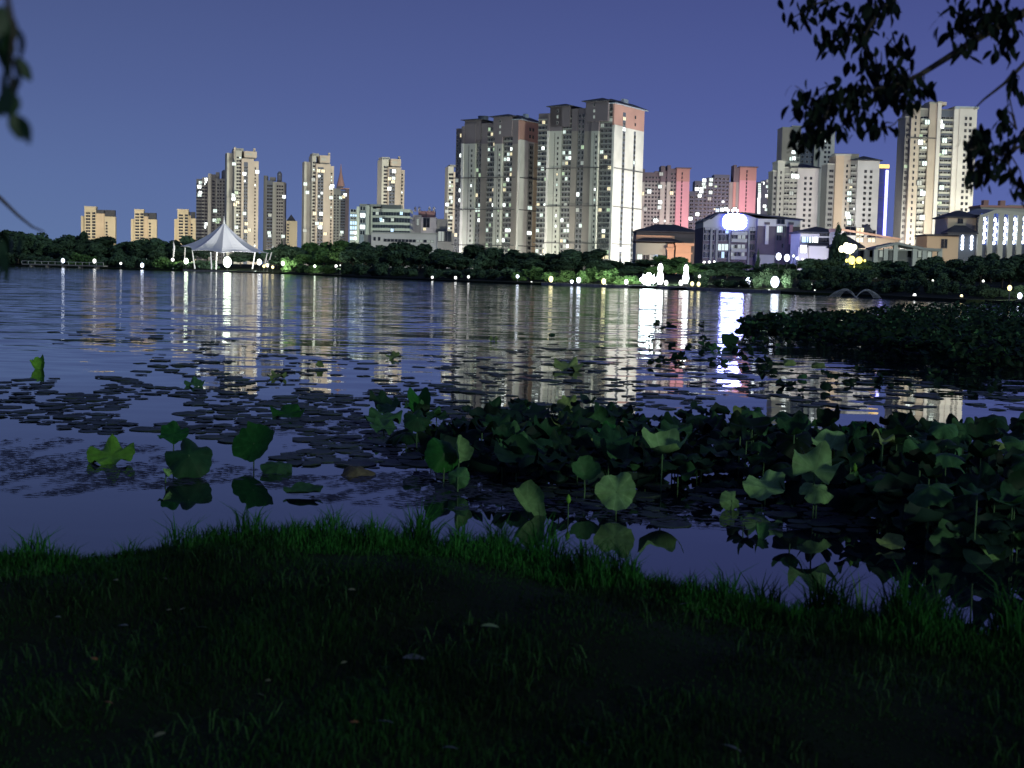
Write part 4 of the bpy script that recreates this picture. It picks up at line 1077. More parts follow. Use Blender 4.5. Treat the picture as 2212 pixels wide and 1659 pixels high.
# skyline row: (px, top row, width) read off the photograph
ROW = [(-40, 500, 90), (18, 492, 80), (70, 497, 60), (110, 506, 70), (150, 503, 70), (180, 500, 44), (215, 505, 80), (262, 517, 60), (300, 515, 60), (335, 508, 64), (375, 512, 60), (412, 510, 56),
       (448, 515, 60), (520, 545, 60), (556, 541, 60), (585, 535, 40), (612, 530, 56), (640, 535, 52), (668, 527, 58), (700, 518, 62), (732, 515, 64), (762, 523, 56), (790, 518, 60), (826, 521, 66), (868, 522, 66), (908, 525, 66), (948, 531, 60), (984, 541, 58),
       (1030, 527, 72), (1072, 530, 70), (1110, 536, 62), (1148, 543, 64), (1190, 545, 66), (1238, 535, 76), (1278, 536, 70), (1316, 556, 60), (1352, 560, 60), (1392, 556, 60), (1430, 550, 66), (1470, 552, 60), (1508, 566, 60),
       (1548, 565, 74), (1590, 562, 80), (1636, 574, 50), (1668, 570, 60), (1705, 566, 66), (1748, 558, 66), (1786, 556, 60), (1830, 566, 70), (1872, 563, 66), (1915, 560, 62), (1950, 555, 64), (1990, 558, 60), (2026, 552, 66), (2064, 556, 66), (2100, 546, 70), (2140, 543, 70), (2180, 546, 70), (2222, 540, 80), (2275, 540, 80)]
for i, (px, top, w) in enumerate(ROW):
    top += rnd.uniform(-6, 5)
    Dt = shoreD(px) + (70 if px > 650 else 45) + rnd.uniform(-8, 8)
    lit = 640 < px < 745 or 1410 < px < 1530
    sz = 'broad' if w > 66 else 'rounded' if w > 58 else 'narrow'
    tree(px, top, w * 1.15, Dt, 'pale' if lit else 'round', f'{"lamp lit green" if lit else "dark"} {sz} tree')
# second row, a little nearer and lower
for i, px in enumerate(range(-20, 2290, 34)):
    if 395 < px < 575: continue
    px2 = px + rnd.uniform(-9, 9)
    top = np.interp(px2, [r_[0] for r_ in ROW], [r_[1] for r_ in ROW]) + rnd.uniform(12, 22)
    lit = 640 < px2 < 745 or 1385 < px2 < 1535
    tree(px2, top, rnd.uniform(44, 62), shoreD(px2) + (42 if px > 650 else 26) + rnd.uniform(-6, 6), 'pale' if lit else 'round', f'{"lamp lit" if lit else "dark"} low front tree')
# hedge closing the gaps behind the trunks
for i, px in enumerate(range(-30, 2300, 26)):
    px2 = px + rnd.uniform(-8, 8)
    if 400 < px2 < 600: continue
    Dt = shoreD(px2) + (84 if px2 > 650 else 56)
    top = np.interp(px2, [r_[0] for r_ in ROW], [r_[1] for r_ in ROW])
    tree(px2, top + .42 * (hor(px2) - top), rnd.uniform(40, 54), Dt, 'bush', 'dense hedge bush')
# bushes along the bank
for i, px in enumerate(range(-10, 2290, 30)):
    if 455 < px < 600 or 1388 < px < 1520: continue
    px2 = px + rnd.uniform(-10, 10)
    D = shoreD(px2) + rnd.uniform(9, 15)
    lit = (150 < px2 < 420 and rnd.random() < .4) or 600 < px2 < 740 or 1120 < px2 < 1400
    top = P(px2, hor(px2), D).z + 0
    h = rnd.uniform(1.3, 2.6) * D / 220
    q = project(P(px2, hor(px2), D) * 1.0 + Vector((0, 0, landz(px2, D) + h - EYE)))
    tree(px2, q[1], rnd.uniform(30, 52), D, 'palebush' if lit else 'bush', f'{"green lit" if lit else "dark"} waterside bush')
# odd ones: tall feathery tree by the villas, cypresses, poplar at the tent
tree(1806, 484, 46, 300, 'cone', 'tall feathery dark tree')
tree(1812, 500, 40, 302, 'round', 'slim ragged tree beside a feathery one,')
tree(1636, 540, 16, 262, 'cone', 'single small pointed conifer')
tree(608, 518, 14, 500, 'cone', 'thin pointed conifer')
tree(355, 524, 26, 482, 'pale', 'pale green upright tree lit by lamps')
for px in (1660, 1700, 1735, 1765, 1795, 1825, 1850, 1875, 1985, 2040, 2095): 
    D = shoreD(px) + 20 + rnd.uniform(-4, 4)
    tree(px, hor(px) - 28, 40, D, 'round', 'slender dark bank tree')

# ---- lamps
def glow(name, c, e): return mat(name, (.8, .8, .8), .4, c, e)
G_WHITE = glow('lamp_white', (1.0, 1.0, .94), 3.2)
G_GREENW = glow('lamp_green_white', (.84, 1.0, .76), 8.0)
G_YEL = glow('lamp_yellow', (1.0, .84, .34), 2.6)
G_BLUE = glow('lamp_blue_white', (.72, .80, 1.0), 5.0)
G_SMALL = glow('lamp_small', (.95, 1.0, .88), 2.5)
def globe_mesh(m, n=12):
    mb = MB(); prof = [(math.sin(math.pi * i / 8) * .5 + .001, -math.cos(math.pi * i / 8) * .5) for i in range(9)]
    mb.lathe(prof, n); return mb.mesh('globe', m, True)
GLB = {}
BRIGHT = {402: 900, 491: 2600, 560: 1200, 589: 700, 611: 900, 680: 900, 726: 500, 1190: 500, 1250: 400, 1304: 500, 1352: 700, 1618: 900, 1674: 1200, 2181: 400}
def lamp(px, py, wpx, m, what, D=None, off=4.0, tall=1.0):
    """a post lamp: post, collar and glowing globe"""
    D = D or shoreD(px) + off
    q = P(px, py, D); g = landz(px, D)
    r = wpx / FP * D * (.82 if wpx < 15 else .95)
    lab = f'{what} {mark(px)}'
    t = thing('park_lamp', lab, 'lamp', (q.x, q.y, g), 0, 'lamps along the far shore')
    SEEN_LAB.setdefault(lab, []).append((px, t))
    hz = q.z - g
    if hz - r * tall * .5 > .05:
        mb = MB(); mb.tube([(0, 0, -.2), (0, 0, hz - r * tall * .48)], [.07, .05], 6); mb.build('post', M_POLE, t)
        mb = MB(); mb.lathe([(.16, 0), (.2, .06), (.1, .14)], 8, c=(0, 0, max(.02, hz - r * tall * .5 - .12))); mb.build('collar', M_POLE, t)
    if m.name not in GLB: GLB[m.name] = globe_mesh(m)
    link('globe', GLB[m.name], t, (0, 0, hz), (0, 0, 0), (r, r, r * tall))
    if int(px) in BRIGHT:
        ld = bpy.data.lights.new('lamp_light', 'SPOT'); ld.energy = BRIGHT[int(px)] * 2.5; ld.spot_size = math.radians(165); ld.spot_blend = .5; ld.shadow_soft_size = .2; ld.color = (1, .98, .80)
        lo = bpy.data.objects.new('lamp_light', ld); COL.objects.link(lo); lo.parent = t; lo.location = (0, r * .5 + .3, hz + r * .3); lo.rotation_euler = Vector((0, 1, -.12)).to_track_quat('-Z', 'Y').to_euler()
    return t
LAMPS = [  # px, py, apparent width, material, description
    (136, 563, 9, G_BLUE, 'first white post lamp'), (204, 564, 8.5, G_WHITE, 'white post lamp with a strong streak'), (261, 569, 6, G_WHITE, 'small white bank lamp'), (307, 573, 9, G_BLUE, 'bluish white bank lamp'), (318, 559, 7.5, G_WHITE, 'higher white lamp behind another'),
    (373, 561, 8, G_WHITE, 'white lamp under the pale upright tree'), (402, 564, 11, G_GREENW, 'large greenish white lamp'), (491, 566, 18, G_GREENW, 'largest white globe lamp under the tent peak'),
    (560, 566, 12, G_WHITE, 'white lamp under the drooping tent corner'), (570, 575, 7, G_YEL, 'yellowish low lamp'), (577, 573, 8, G_YEL, 'yellowish lamp by the leaning mast'), (589, 577, 7, G_YEL, 'small warm lamp at the tent end'), (611, 569, 9, G_WHITE, 'white lamp just past the tent'),
    (680, 575, 6, G_GREENW, 'greenish lamp lighting the grass'), (726, 575, 7, G_WHITE, 'white lamp among dark trees'), (735, 573, 3, G_SMALL, 'tiny lamp next to a larger one'),
    (934, 599, 6, G_WHITE, 'small white lamp'), (968, 591, 7.5, G_GREENW, 'higher greenish lamp'), (984, 600, 7, G_WHITE, 'low white lamp of a pair'), (1012, 598, 6.5, G_WHITE, 'white lamp under the dark trees'), (1118, 597, 8, G_BLUE, 'bluish white lamp in the trees'), (1148, 611, 6.5, G_WHITE, 'low white lamp on the bank'),
    (1190, 603, 11.5, G_YEL, 'large yellowish globe lamp in front of a lit bush'), (1235, 608.5, 8, G_BLUE, 'low pinkish white lamp'), (1250, 605, 11, G_BLUE, 'large bluish white lamp'), (1304, 608, 11.5, G_YEL, 'large warm globe lamp'), (1309, 616, 5, G_WHITE, 'small low lamp beside the warm one'), (1352.6, 609, 10, G_WHITE, 'large white globe lamp'), (1346, 569, 7, G_WHITE, 'high white lamp against the trees'),
    (1439, 611, 10, G_WHITE, 'globe lamp by the glowing column'), (1471, 611, 11, G_WHITE, 'globe lamp before the second glowing column'), (1495, 613, 9, G_YEL, 'warm globe lamp'), (1509, 614, 9, G_YEL, 'last warm globe lamp of the row'), (1511, 597, 7, G_WHITE, 'high small lamp in green leaves'),
    (1521, 567, 7, G_WHITE, 'white lamp on the hotel terrace'), (1532, 566, 6, G_WHITE, 'second lamp on the hotel terrace'), (1543, 565, 5, G_WHITE, 'third small lamp on the hotel terrace'),
    (1618, 610, 17, G_BLUE, 'very bright blue white lamp'), (1640, 609, 7, G_YEL, 'yellow lamp under the trees'), (1674, 609, 19, G_BLUE, 'brightest blue white lamp by the path'), (1556, 627, 5.5, G_WHITE, 'small glowing globe for a reflection at the water edge'), (1591, 627.5, 5.5, G_WHITE, 'small reflection globe right of another at the water edge'), (1661, 629, 8, G_WHITE, 'larger reflection globe at the water'),  # water edge globes are added, standing in for lamp reflections
    (1682, 554, 14, G_BLUE, 'big blue white lamp above the bushes'), (1700, 557, 14, G_BLUE, 'second big blue white lamp above the bushes'), (1714, 553, 6, G_BLUE, 'smaller blue lamp of the cluster'), (1722, 558, 7, G_BLUE, 'end lamp of the blue cluster'), (1734, 560, 4.5, G_SMALL, 'tiny lamp past the blue cluster'),
    (1760, 627, 3.5, G_SMALL, 'tiny lamp by the fountain'), (1975.6, 639, 9, G_WHITE, 'tall shaped white lamp on the right bank'), (2077, 639, 7, G_YEL, 'warm small lamp on the right bank'), (2015, 606, 5, G_SMALL, 'small lamp deep in the dark trees'), (2124, 607, 6, G_SMALL, 'second small lamp deep in the dark trees'), (2181, 622, 11, G_YEL, 'bright yellow lamp on a post'), (2203, 639, 12, G_BLUE, 'blue white lamp nearest the frame edge'),
]
HIGH = {1346: 285, 1521: 330, 1532: 330, 1543: 330, 1682: 250, 1700: 252, 1714: 256, 1722: 250, 1734: 250, 1511: 206, 1618: 205, 1640: 205, 1674: 192, 2015: 165, 2124: 150, 318: 480, 373: 452, 968: 275, 491: 425, 402: 440, 560: 415}
for px, py, w, m, what in LAMPS:
    lamp(px, py, w, m, what, D=HIGH.get(int(px)), tall=1.35 if w > 8 else 1.1)
# rows of little path lights between the trunks on the right
for i in range(26):
    px = 1722 + i * 6.4 + rnd.uniform(-2, 2)
    lamp(px, 618 + (px - 1722) * .03 + rnd.uniform(-7, 3), rnd.uniform(2.2, 4.2), G_SMALL, f'tiny white path light between the trunks', D=205 + rnd.uniform(-6, 10), tall=1.6)
# yellow lamp standard with two clusters
def cluster(name, label, D, cx, items, m, posttop):
    q = P(cx, hor(cx), D); g = landz(cx, D)
    t = thing(name, label, 'lamp', (q.x, q.y, g))
    mb = MB(); mb.tube([(0, 0, -.3), (0, 0, P(cx, posttop, D).z - g)], [.14, .09], 8); mb.build('post', M_POLE, t)
    for px, py, w, h in items:
        c = P(px, py, D) - Vector((q.x, q.y, g)); r = w / FP * D; r2 = h / FP * D
        if abs(c.x) > .1:
            mb = MB(); mb.tube([(0, 0, c.z - r2 * .5), (c.x, c.y, c.z - r2 * .45)], .05, 5); mb.build('arm', M_POLE, t)
        if m.name not in GLB: GLB[m.name] = globe_mesh(m)
        link('globe', GLB[m.name], t, c, (0, 0, 0), (r, r, r2))
    ld = bpy.data.lights.new('cluster_light', 'SPOT'); ld.energy = 2200; ld.spot_size = math.radians(130); ld.spot_blend = .6; ld.shadow_soft_size = .15; ld.color = (1, .85, .2)  # unseen spot added before the globes, imitating their bloom on the bushes
    lo = bpy.data.objects.new('cluster_light', ld); COL.objects.link(lo); lo.parent = t
    lo.location = (0, -2.0, P(cx, posttop, D).z - g); lo.rotation_euler = Vector((0, .75, -1)).to_track_quat('-Z', 'Y').to_euler()
    return t
cluster('lamp_standard', 'big white and gold cluster lamp above the bushes by the feathery tree', 255, 1834, [(1834, 537, 26, 22), (1818, 538, 12, 14), (1828, 530, 12, 12), (1846, 534, 10, 12)], glow('lamp_gold_white', (1, .93, .60), 5), 545)
cluster('lamp_standard', 'yellow twin globe lamp standing under the white and gold cluster', 235, 1844, [(1840, 562, 15, 18), (1856, 562, 14, 15), (1829, 563, 6, 8), (1868, 563, 5, 6)], glow('lamp_gold', (1, .80, .10), 2.4), 570)
# floodlight cluster and glowing lantern columns on the lakeside terrace
D = 217
q = P(1401, hor(1401), D); g = landz(1401, D)
t = thing('floodlight_mast', 'blinding white floodlight bank on the terrace, brightest light on the shore', 'floodlight', (q.x, q.y, g))
fl = glow('floodlight_face', (.80, .97, 1), 26)
zt = P(1401, 604, D).z - g
for sx_ in (-.85, .85): mb = MB(); mb.tube([(sx_, .3, -.2), (sx_, .3, zt + .9)], .07, 6); mb.build('post', M_POLE, t)
mb = MB(); mb.tube([(-1.0, .25, zt), (1.0, .25, zt)], .05, 6); mb.tube([(-.85, .25, zt - .6), (.85, .25, zt - .6)], .05, 6); mb.tube([(-.85, .25, zt + .6), (.85, .25, zt + .6)], .05, 6); mb.build('rail', M_POLE, t)
for hx, hz, hr in ((0, 0, .50), (.62, .30, .34), (-.62, .34, .36), (.70, -.30, .30), (-.60, -.32, .38), (.05, .72, .34), (0, -.68, .32), (1.05, .05, .22), (-1.1, 0, .24)):
    mb = MB(); mb.lathe([(hr * .4, .24), (hr * .95, .12), (hr, 0)], 12)
    o = mb.build('lamp_housing', M_POLE, t, loc=(hx, -.02 * hz, zt + hz)); o.rotation_euler = (-math.pi / 2, 0, 0)
    mb = MB(); mb.lathe([(hr * 1.06, -.02), (hr * .9, -.14), (.05, -.24)], 12); mb.build('lens', fl, o)
for px, py, w, h, lab in ((1426, 592, 14, 44, 'tall glowing white lantern column beside the floodlight bank'), (1481.5, 592, 13, 40, 'second glowing lantern column with a waist, in front of the green trees')):
    q = P(px, hor(px), 214); g = landz(px, 214)
    zc = P(px, py, 214).z - g; r = w / FP * 214 * .5; hh = h / FP * 214
    t = thing('lantern_column', lab, 'lantern', (q.x, q.y, g))
    mb = MB(); mb.lathe([(r * 1.1, -.2), (r * 1.1, .2), (r * .8, .3)], 12); mb.build('plinth', M_POLE, t)
    base = max(.3, zc - hh / 2)
    mb = MB(); mb.lathe([(r * .55, base), (r * .95, base + hh * .12), (r * 1.05, base + hh * .3), (r * .85, base + hh * .5), (r * .6, base + hh * .6), (r * .78, base + hh * .75), (r * .68, base + hh * .9), (r * .3, base + hh)], 12); mb.build('shade', glow('lantern_glow', (.93, 1, .97), 7), t, True)
    mb = MB(); mb.lathe([(r * .45, base + hh), (r * .5, base + hh + .1), (.03, base + hh + .4)], 12); mb.build('cap', M_POLE, t)
    ld = bpy.data.lights.new('lantern_light', 'SPOT'); ld.energy = 9000; ld.spot_size = math.radians(165); ld.shadow_soft_size = .3; ld.color = (.9, 1, .88)
    lo = bpy.data.objects.new('lantern_light', ld); COL.objects.link(lo); lo.parent = t; lo.location = (0, r + .4, base + hh * .7); lo.rotation_euler = (math.radians(92), 0, 0)

ORD = ['first', 'second', 'third', 'fourth', 'fifth', 'sixth', 'seventh', 'eighth', 'ninth', 'tenth', 'eleventh', 'twelfth', 'thirteenth', 'fourteenth', 'fifteenth', 'sixteenth', 'seventeenth', 'eighteenth', 'nineteenth', 'twentieth']
def number_labels():
    for lab, its in SEEN_LAB.items():
        if len(its) > 1:
            its.sort(key=lambda a: a[0])
            for i, (px, t) in enumerate(its): t['label'] = f'{ORD[min(i, 19)]} from left, {lab}'
number_labels()

# ---- white tension tent
D = 445
tx = lambda px, py, d=0: P(px, py, D + d)
pk = tx(484, 484)
q = P(484, hor(484), D); g = landz(484, D)
tent = thing('tension_tent', 'white tension fabric tent with a tall central peak on the lake shore', 'tent', (q.x, q.y, g))
loc = lambda v: v - Vector((q.x, q.y, g))
M_FAB = mat('tent_fabric', (.76, .76, .79), .7, var=.05, vscale=.2)
corners = []        # eight tips round the edge: (px, py, depth)
tips = [(390, 532, 2), (415, 541, -7), (479, 546, -12), (551, 546, -8), (581, 547.5, 1), (545, 540, 10), (484, 538, 13), (420, 535, 9)]
tipv = [loc(tx(*c_)) for c_ in tips]
pkv = loc(pk)
mb = MB(); NS, NR = 6, 9
ring = []
for k in range(8):
    a, b = tipv[k], tipv[(k + 1) % 8]
    for s_ in range(NS):
        f = s_ / NS; e_ = a.lerp(b, f)
        e_ = e_.lerp(Vector((pkv.x, pkv.y, e_.z)), .10 * math.sin(math.pi * f)); e_.z += .35 * math.sin(math.pi * f)
        ring.append((e_, f))
n_ = len(ring); vs = []
for j in range(NR + 1):
    u = j / NR
    for e_, f in ring:
        h = (1 - u)
        rr = u
        z = e_.z + (pkv.z - e_.z) * (h ** 2.0 * .62 + h * .38)
        rib = .35 * u * (1 - u) * 4 * (1 - abs(2 * f - 1)) * -1
        vs.append((pkv.x + (e_.x - pkv.x) * (rr * .97 + .03), pkv.y + (e_.y - pkv.y) * (rr * .97 + .03), z + rib))
for j in range(NR):
    for i in range(n_): mb.f.append((j*n_ + i, j*n_ + (i+1) % n_, (j+1)*n_ + (i+1) % n_, (j+1)*n_ + i)); mb.mi.append(0)
mb.v.extend(vs)
o = mb.build('canopy', M_FAB, tent)
md = o.modifiers.new('thickness', 'SOLIDIFY'); md.thickness = .06
mb = MB(); mb.lathe([(.5, -1.0), (.42, .4), (.16, 1.4), (.05, 2.6)], 8, c=pkv); mb.build('finial', M_WHITEP, tent)
for (tpx, tpy, fpx, fpy, dd) in ((415, 541, 421, 578, -7), (455, 546, 457, 580, -9), (468, 546, 467, 582, -12), (551, 546, 545, 582, -8), (577, 549, 570, 580, 3), (590, 532, 577, 585, 1), (400, 536, 398, 575, 4)):
    a, b = loc(tx(tpx, tpy, dd)), loc(tx(fpx, fpy, dd)); b.z = -.2
    mb = MB(); mb.tube([b, a + Vector((0, 0, .2))], [.22, .16], 8); mb.build('mast', M_WHITEP, tent)
mb = MB(); mb.tube([(pkv.x, pkv.y, pkv.z - 1.2), (pkv.x, pkv.y, 3.8)], [.12, .12], 8); mb.build('flying_mast', M_WHITEP, tent)
for k in (1, 3, 5, 7): mb = MB(); mb.tube([(pkv.x, pkv.y, 3.9), tipv[k] + Vector((0, 0, -.3))], .03, 4); mb.build('stay_cable', M_POLE, tent)
tl_ = bpy.data.lights.new('unseen_floodlight', 'SPOT'); tl_.energy = 26000; tl_.spot_size = math.radians(70); tl_.spot_blend = .6; tl_.color = (.92, .92, 1)  # unseen spot added on the shore to brighten the tent
to_ = bpy.data.objects.new('unseen_floodlight', tl_); COL.objects.link(to_); lp_ = P(510, hor(510), 418); to_.location = (lp_.x + 6, lp_.y, .6)
to_.rotation_euler = (Vector((q.x, q.y, 11)) - Vector(to_.location)).to_track_quat('-Z', 'Y').to_euler()
# slim flag pole beside it
q2 = P(374, hor(374), 446); mb = MB(); g2 = landz(374, 446)
fp = thing('flag_pole', 'slim white pole with a furled pennant left of the tent', 'pole', (q2.x, q2.y, g2))
zt = P(374, 521, 446).z - g2
mb = MB(); mb.tube([(0, 0, -.2), (0, 0, zt)], [.12, .05], 6); mb.build('pole', M_WHITEP, fp)
mb = MB(); mb.tube([(.12, 0, zt - .4), (.3, 0, zt - 2), (.22, 0, zt - 5)], [.1, .28, .08], 6); mb.build('pennant', M_FAB, fp)
# terrace floor under the tent and on the lakeside promenade
M_STONE = mat('pale_stone', (.26, .25, .24), .8, var=.2, vscale=.5)
mb = MB(); a, b = P(395, hor(395), 436), P(600, hor(600), 408)
for i in range(24):
    f0, f1 = i / 24, (i + 1) / 24
    p0, p1 = a.lerp(b, f0), a.lerp(b, f1)
    mb.add([(p0.x, p0.y, -.3), (p1.x - .06, p1.y, -.3), (p1.x - .06, p1.y, .5), (p0.x, p0.y, .5), (p0.x, p0.y + 3, .5), (p1.x - .06, p1.y + 3, .5)], [(0, 1, 2, 3), (3, 2, 5, 4)])
tag(mb.build('quay_wall', M_STONE), 'low pale stone quay along the water below the tent', 'quay')
mb = MB(); pts = [(px, shoreD(px) - .6) for px in range(1170, 1700, 14)]
for (p0, d0), (p1, d1) in zip(pts, pts[1:]):
    A, B = P(p0, hor(p0), d0), P(p1, hor(p1), d1)
    mb.add([(A.x, A.y, -.3), (B.x - .05, B.y, -.3), (B.x - .05, B.y, .42), (A.x, A.y, .42), (A.x, A.y + 3, .43), (B.x - .05, B.y + 3, .43)], [(0, 1, 2, 3), (3, 2, 5, 4)])
tag(mb.build('promenade_edge', M_STONE), 'pale stone edge of the lakeside promenade with globe lamps', 'quay')
# footbridge at the far left: deck, rail, arch wall
A, B = P(52, hor(52), 470), P(228, hor(228), 452)
br = thing('footbridge', 'low pale footbridge with a thin rail along the far water edge', 'bridge', A.lerp(B, .5) * 1.0 - Vector((0, 0, A.lerp(B, .5).z)))
o_ = A.lerp(B, .5); o_.z = 0
dx = (B - A); L_ = Vector((dx.x, dx.y, 0)).length; ang = math.atan2(dx.y, dx.x)
br.rotation_euler = (0, 0, ang)
mb = MB(); mb.box(-L_ / 2, L_ / 2, -1, 1, .7, 1.05); mb.build('deck', M_STONE, br)
mb = MB(); mb.box(-L_ / 2, L_ / 2, -1, -.92, 1.9, 2.0); mb.build('rail', M_WHITEP, br)
for i in range(13):
    x_ = -L_ / 2 + L_ * i / 12
    mb = MB(); mb.box(x_ - .05, x_ + .05, -1.0, -.9, 1.05, 1.9); mb.build('baluster', M_WHITEP, br)
for i in range(5):
    x_ = -L_ / 2 + L_ * (i + .5) / 5
    mb = MB(); mb.box(x_ - .3, x_ + .3, -.8, .8, -.5, .7); mb.build('pier', M_STONE, br)
# fountain spray
fx = P(1850, hor(1850), 152); 
ft = thing('fountain', 'low fountain throwing two pale arcs of water near the right bank', 'fountain', (fx.x, fx.y, 0))
mb = MB(); mb.lathe([(.35, -.2), (.35, .06), (.12, .16)], 10); mb.build('nozzle', M_POLE, ft)
M_SPRAY = mat('water_spray', (.30, .33, .38), .3)
for sgn in (-1, 1):
    mb = MB()
    for j in range(7):
        R = (1.5 + j * .13) * sgn; H = .95 - .05 * abs(j - 3)
        pts = [(R * f * 1.25, -.3 + .1 * j, .1 + H * 4 * f * (1 - f)) for f in np.linspace(0, 1, 12)]
        mb.tube(pts, [.008 + .014 * f for f in np.linspace(0, 1, 12)], 4)
    tag(mb.build('water_arc', M_SPRAY, ft), kind='stuff')

# ------------------------------------------------------------------ lotus and lily pads
def leaf_mat(name, col, vein, rough=.45, rnd_amt=.25):
    m = bpy.data.materials.new(name); m.use_nodes = True
    n, l = m.node_tree.nodes, m.node_tree.links
    b = n['Principled BSDF']; b.inputs['Roughness'].default_value = rough + .15; b.inputs['Specular IOR Level'].default_value = .10
    t = n.new('ShaderNodeTexCoord'); sp = n.new('ShaderNodeSeparateXYZ'); l.new(t.outputs['Object'], sp.inputs[0])
    at = n.new('ShaderNodeMath'); at.operation = 'ARCTAN2'; l.new(sp.outputs['Y'], at.inputs[0]); l.new(sp.outputs['X'], at.inputs[1])
    ml = n.new('ShaderNodeMath'); ml.operation = 'MULTIPLY'; ml.inputs[1].default_value = 10.0; l.new(at.outputs[0], ml.inputs[0])
    cs = n.new('ShaderNodeMath'); cs.operation = 'COSINE'; l.new(ml.outputs[0], cs.inputs[0])
    mr = n.new('ShaderNodeMapRange'); mr.inputs['From Min'].default_value = .93; mr.inputs['From Max'].default_value = 1.0; l.new(cs.outputs[0], mr.inputs['Value'])
    nz = n.new('ShaderNodeTexNoise'); nz.inputs['Scale'].default_value = 3.2; nz.inputs['Detail'].default_value = 5; l.new(t.outputs['Object'], nz.inputs['Vector'])
    oi = n.new('ShaderNodeObjectInfo')
    m1 = n.new('ShaderNodeMapRange'); m1.inputs['To Min'].default_value = 1 - rnd_amt; m1.inputs['To Max'].default_value = 1 + rnd_amt; l.new(oi.outputs['Random'], m1.inputs['Value'])
    m2 = n.new('ShaderNodeMapRange'); m2.inputs['From Min'].default_value = .3; m2.inputs['From Max'].default_value = .7; m2.inputs['To Min'].default_value = .7; m2.inputs['To Max'].default_value = 1.25; l.new(nz.outputs['Fac'], m2.inputs['Value'])
    mm = n.new('ShaderNodeMath'); mm.operation = 'MULTIPLY'; l.new(m1.outputs[0], mm.inputs[0]); l.new(m2.outputs[0], mm.inputs[1])
    mx = n.new('ShaderNodeMix'); mx.data_type = 'RGBA'; mx.inputs[6].default_value = (*col, 1); mx.inputs[7].default_value = (*vein, 1)
    vs_ = n.new('ShaderNodeMath'); vs_.operation = 'MULTIPLY'; vs_.inputs[1].default_value = .55; l.new(mr.outputs[0], vs_.inputs[0]); l.new(vs_.outputs[0], mx.inputs[0])
    sc = n.new('ShaderNodeVectorMath'); sc.operation = 'SCALE'; l.new(mx.outputs[2], sc.inputs[0]); l.new(mm.outputs[0], sc.inputs['Scale'])
    l.new(sc.outputs[0], b.inputs['Base Color'])
    MATS[name] = m
    return m
LOT_DARK = leaf_mat('lotus_dark_green', (.008, .030, .012), (.016, .046, .02), rnd_amt=.75)
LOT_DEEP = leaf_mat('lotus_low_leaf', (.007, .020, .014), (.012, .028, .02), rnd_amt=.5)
LOT_MID = leaf_mat('lotus_green', (.034, .100, .036), (.06, .15, .06))
LOT_PALE = leaf_mat('lotus_pale_green', (.13, .25, .095), (.21, .33, .16), .55)
LOT_VIVID = leaf_mat('lotus_vivid_green', (.014, .085, .016), (.03, .13, .03))
LOT_LIME = leaf_mat('lotus_lime_green', (.10, .26, .03), (.18, .32, .06))
LOT_OLIVE = leaf_mat('lotus_olive', (.13, .19, .06), (.20, .25, .10))
LOT_DEAD = leaf_mat('lotus_withered', (.13, .115, .07), (.18, .16, .10), .8)
PAD = leaf_mat('pad_grey_green', (.035, .055, .045), (.055, .075, .06), .35, .35)
PAD_G = leaf_mat('pad_green', (.05, .11, .03), (.09, .16, .05), .4, .3)
STALK = mat('lotus_stalk', (.06, .13, .05), .6, var=.2, vscale=5)

def blade(kind, seed, m, seg=36, rings=7):
    r = random.Random(seed); mb = MB()
    k1, k2, ph, ph2 = r.choice((3, 4, 5)), r.choice((6, 7, 8)), r.uniform(0, 6.28), r.uniform(0, 6.28)
    fold_a = r.uniform(0, 3.14); tear = r.uniform(0, 6.28) if r.random() < .6 else -1
    vs = [(0, 0, 0)]
    for i in range(1, rings + 1):
        q = i / rings
        for s_ in range(seg):
            a = 2 * math.pi * s_ / seg
            R = q * (1 + (.07 * math.sin(k1 * a + ph) + .04 * math.sin(k2 * a + ph2) + .03 * math.sin(13 * a + ph2)) * q)
            if tear >= 0:
                da0 = abs(((a - tear + math.pi) % (2 * math.pi)) - math.pi)
                if da0 < .16: R *= 1 - .38 * q ** 2 * (1 - da0 / .16)
            if kind == 'notch': 
                da = abs(((a - 1.57 + math.pi) % (2 * math.pi)) - math.pi)
                if da < .5: R *= 1 - .35 * q * (1 - da / .5)
            x, y = R * math.cos(a), R * math.sin(a)
            wv = math.sin(k1 * a + ph) * .6 + math.sin(k2 * a + ph2) * .4
            if kind == 'cup': z = .55 * q ** 1.5 + .26 * wv * q ** 3; x *= 1 - .22 * q * q; y *= 1 - .22 * q * q
            elif kind == 'funnel': z = .62 * q ** 1.2 + .10 * wv * q ** 3; x *= 1 - .25 * q; y *= 1 - .25 * q
            elif kind == 'droop': z = -.45 * q ** 1.8 + .16 * wv * q ** 2 - .05 * (1 - q); x *= 1 - .12 * q; y *= 1 - .12 * q
            elif kind == 'wavy': z = .10 * q + .34 * wv * q ** 2.2
            elif kind == 'fold':
                u = x * math.cos(fold_a) + y * math.sin(fold_a)
                z = .75 * abs(u) * q + .12 * wv * q ** 3
                x -= .35 * u * math.cos(fold_a) * q; y -= .35 * u * math.sin(fold_a) * q
            elif kind == 'star': z = .34 * q + .34 * math.sin(4 * a + ph) * q ** 2 + .12 * wv * q ** 3; x *= 1 - .1 * q; y *= 1 - .1 * q
            elif kind == 'lying': z = .10 * q * q * (1 + wv) + .35 * max(0, math.sin(a + ph)) ** 2 * q ** 2
            else: z = .05 * q ** 2 + .06 * wv * q ** 3
            vs.append((x, y, z))
    fs = [(0, 1 + s_, 1 + (s_ + 1) % seg) for s_ in range(seg)]
    for i in range(rings - 1):
        o = 1 + i * seg
        for s_ in range(seg):
            s2 = (s_ + 1) % seg; fs.append((o + s_, o + seg + s_, o + seg + s2, o + s2))
    mb.add(vs, fs)
    return mb.mesh('leaf_blade', m, True)
_bl = {}
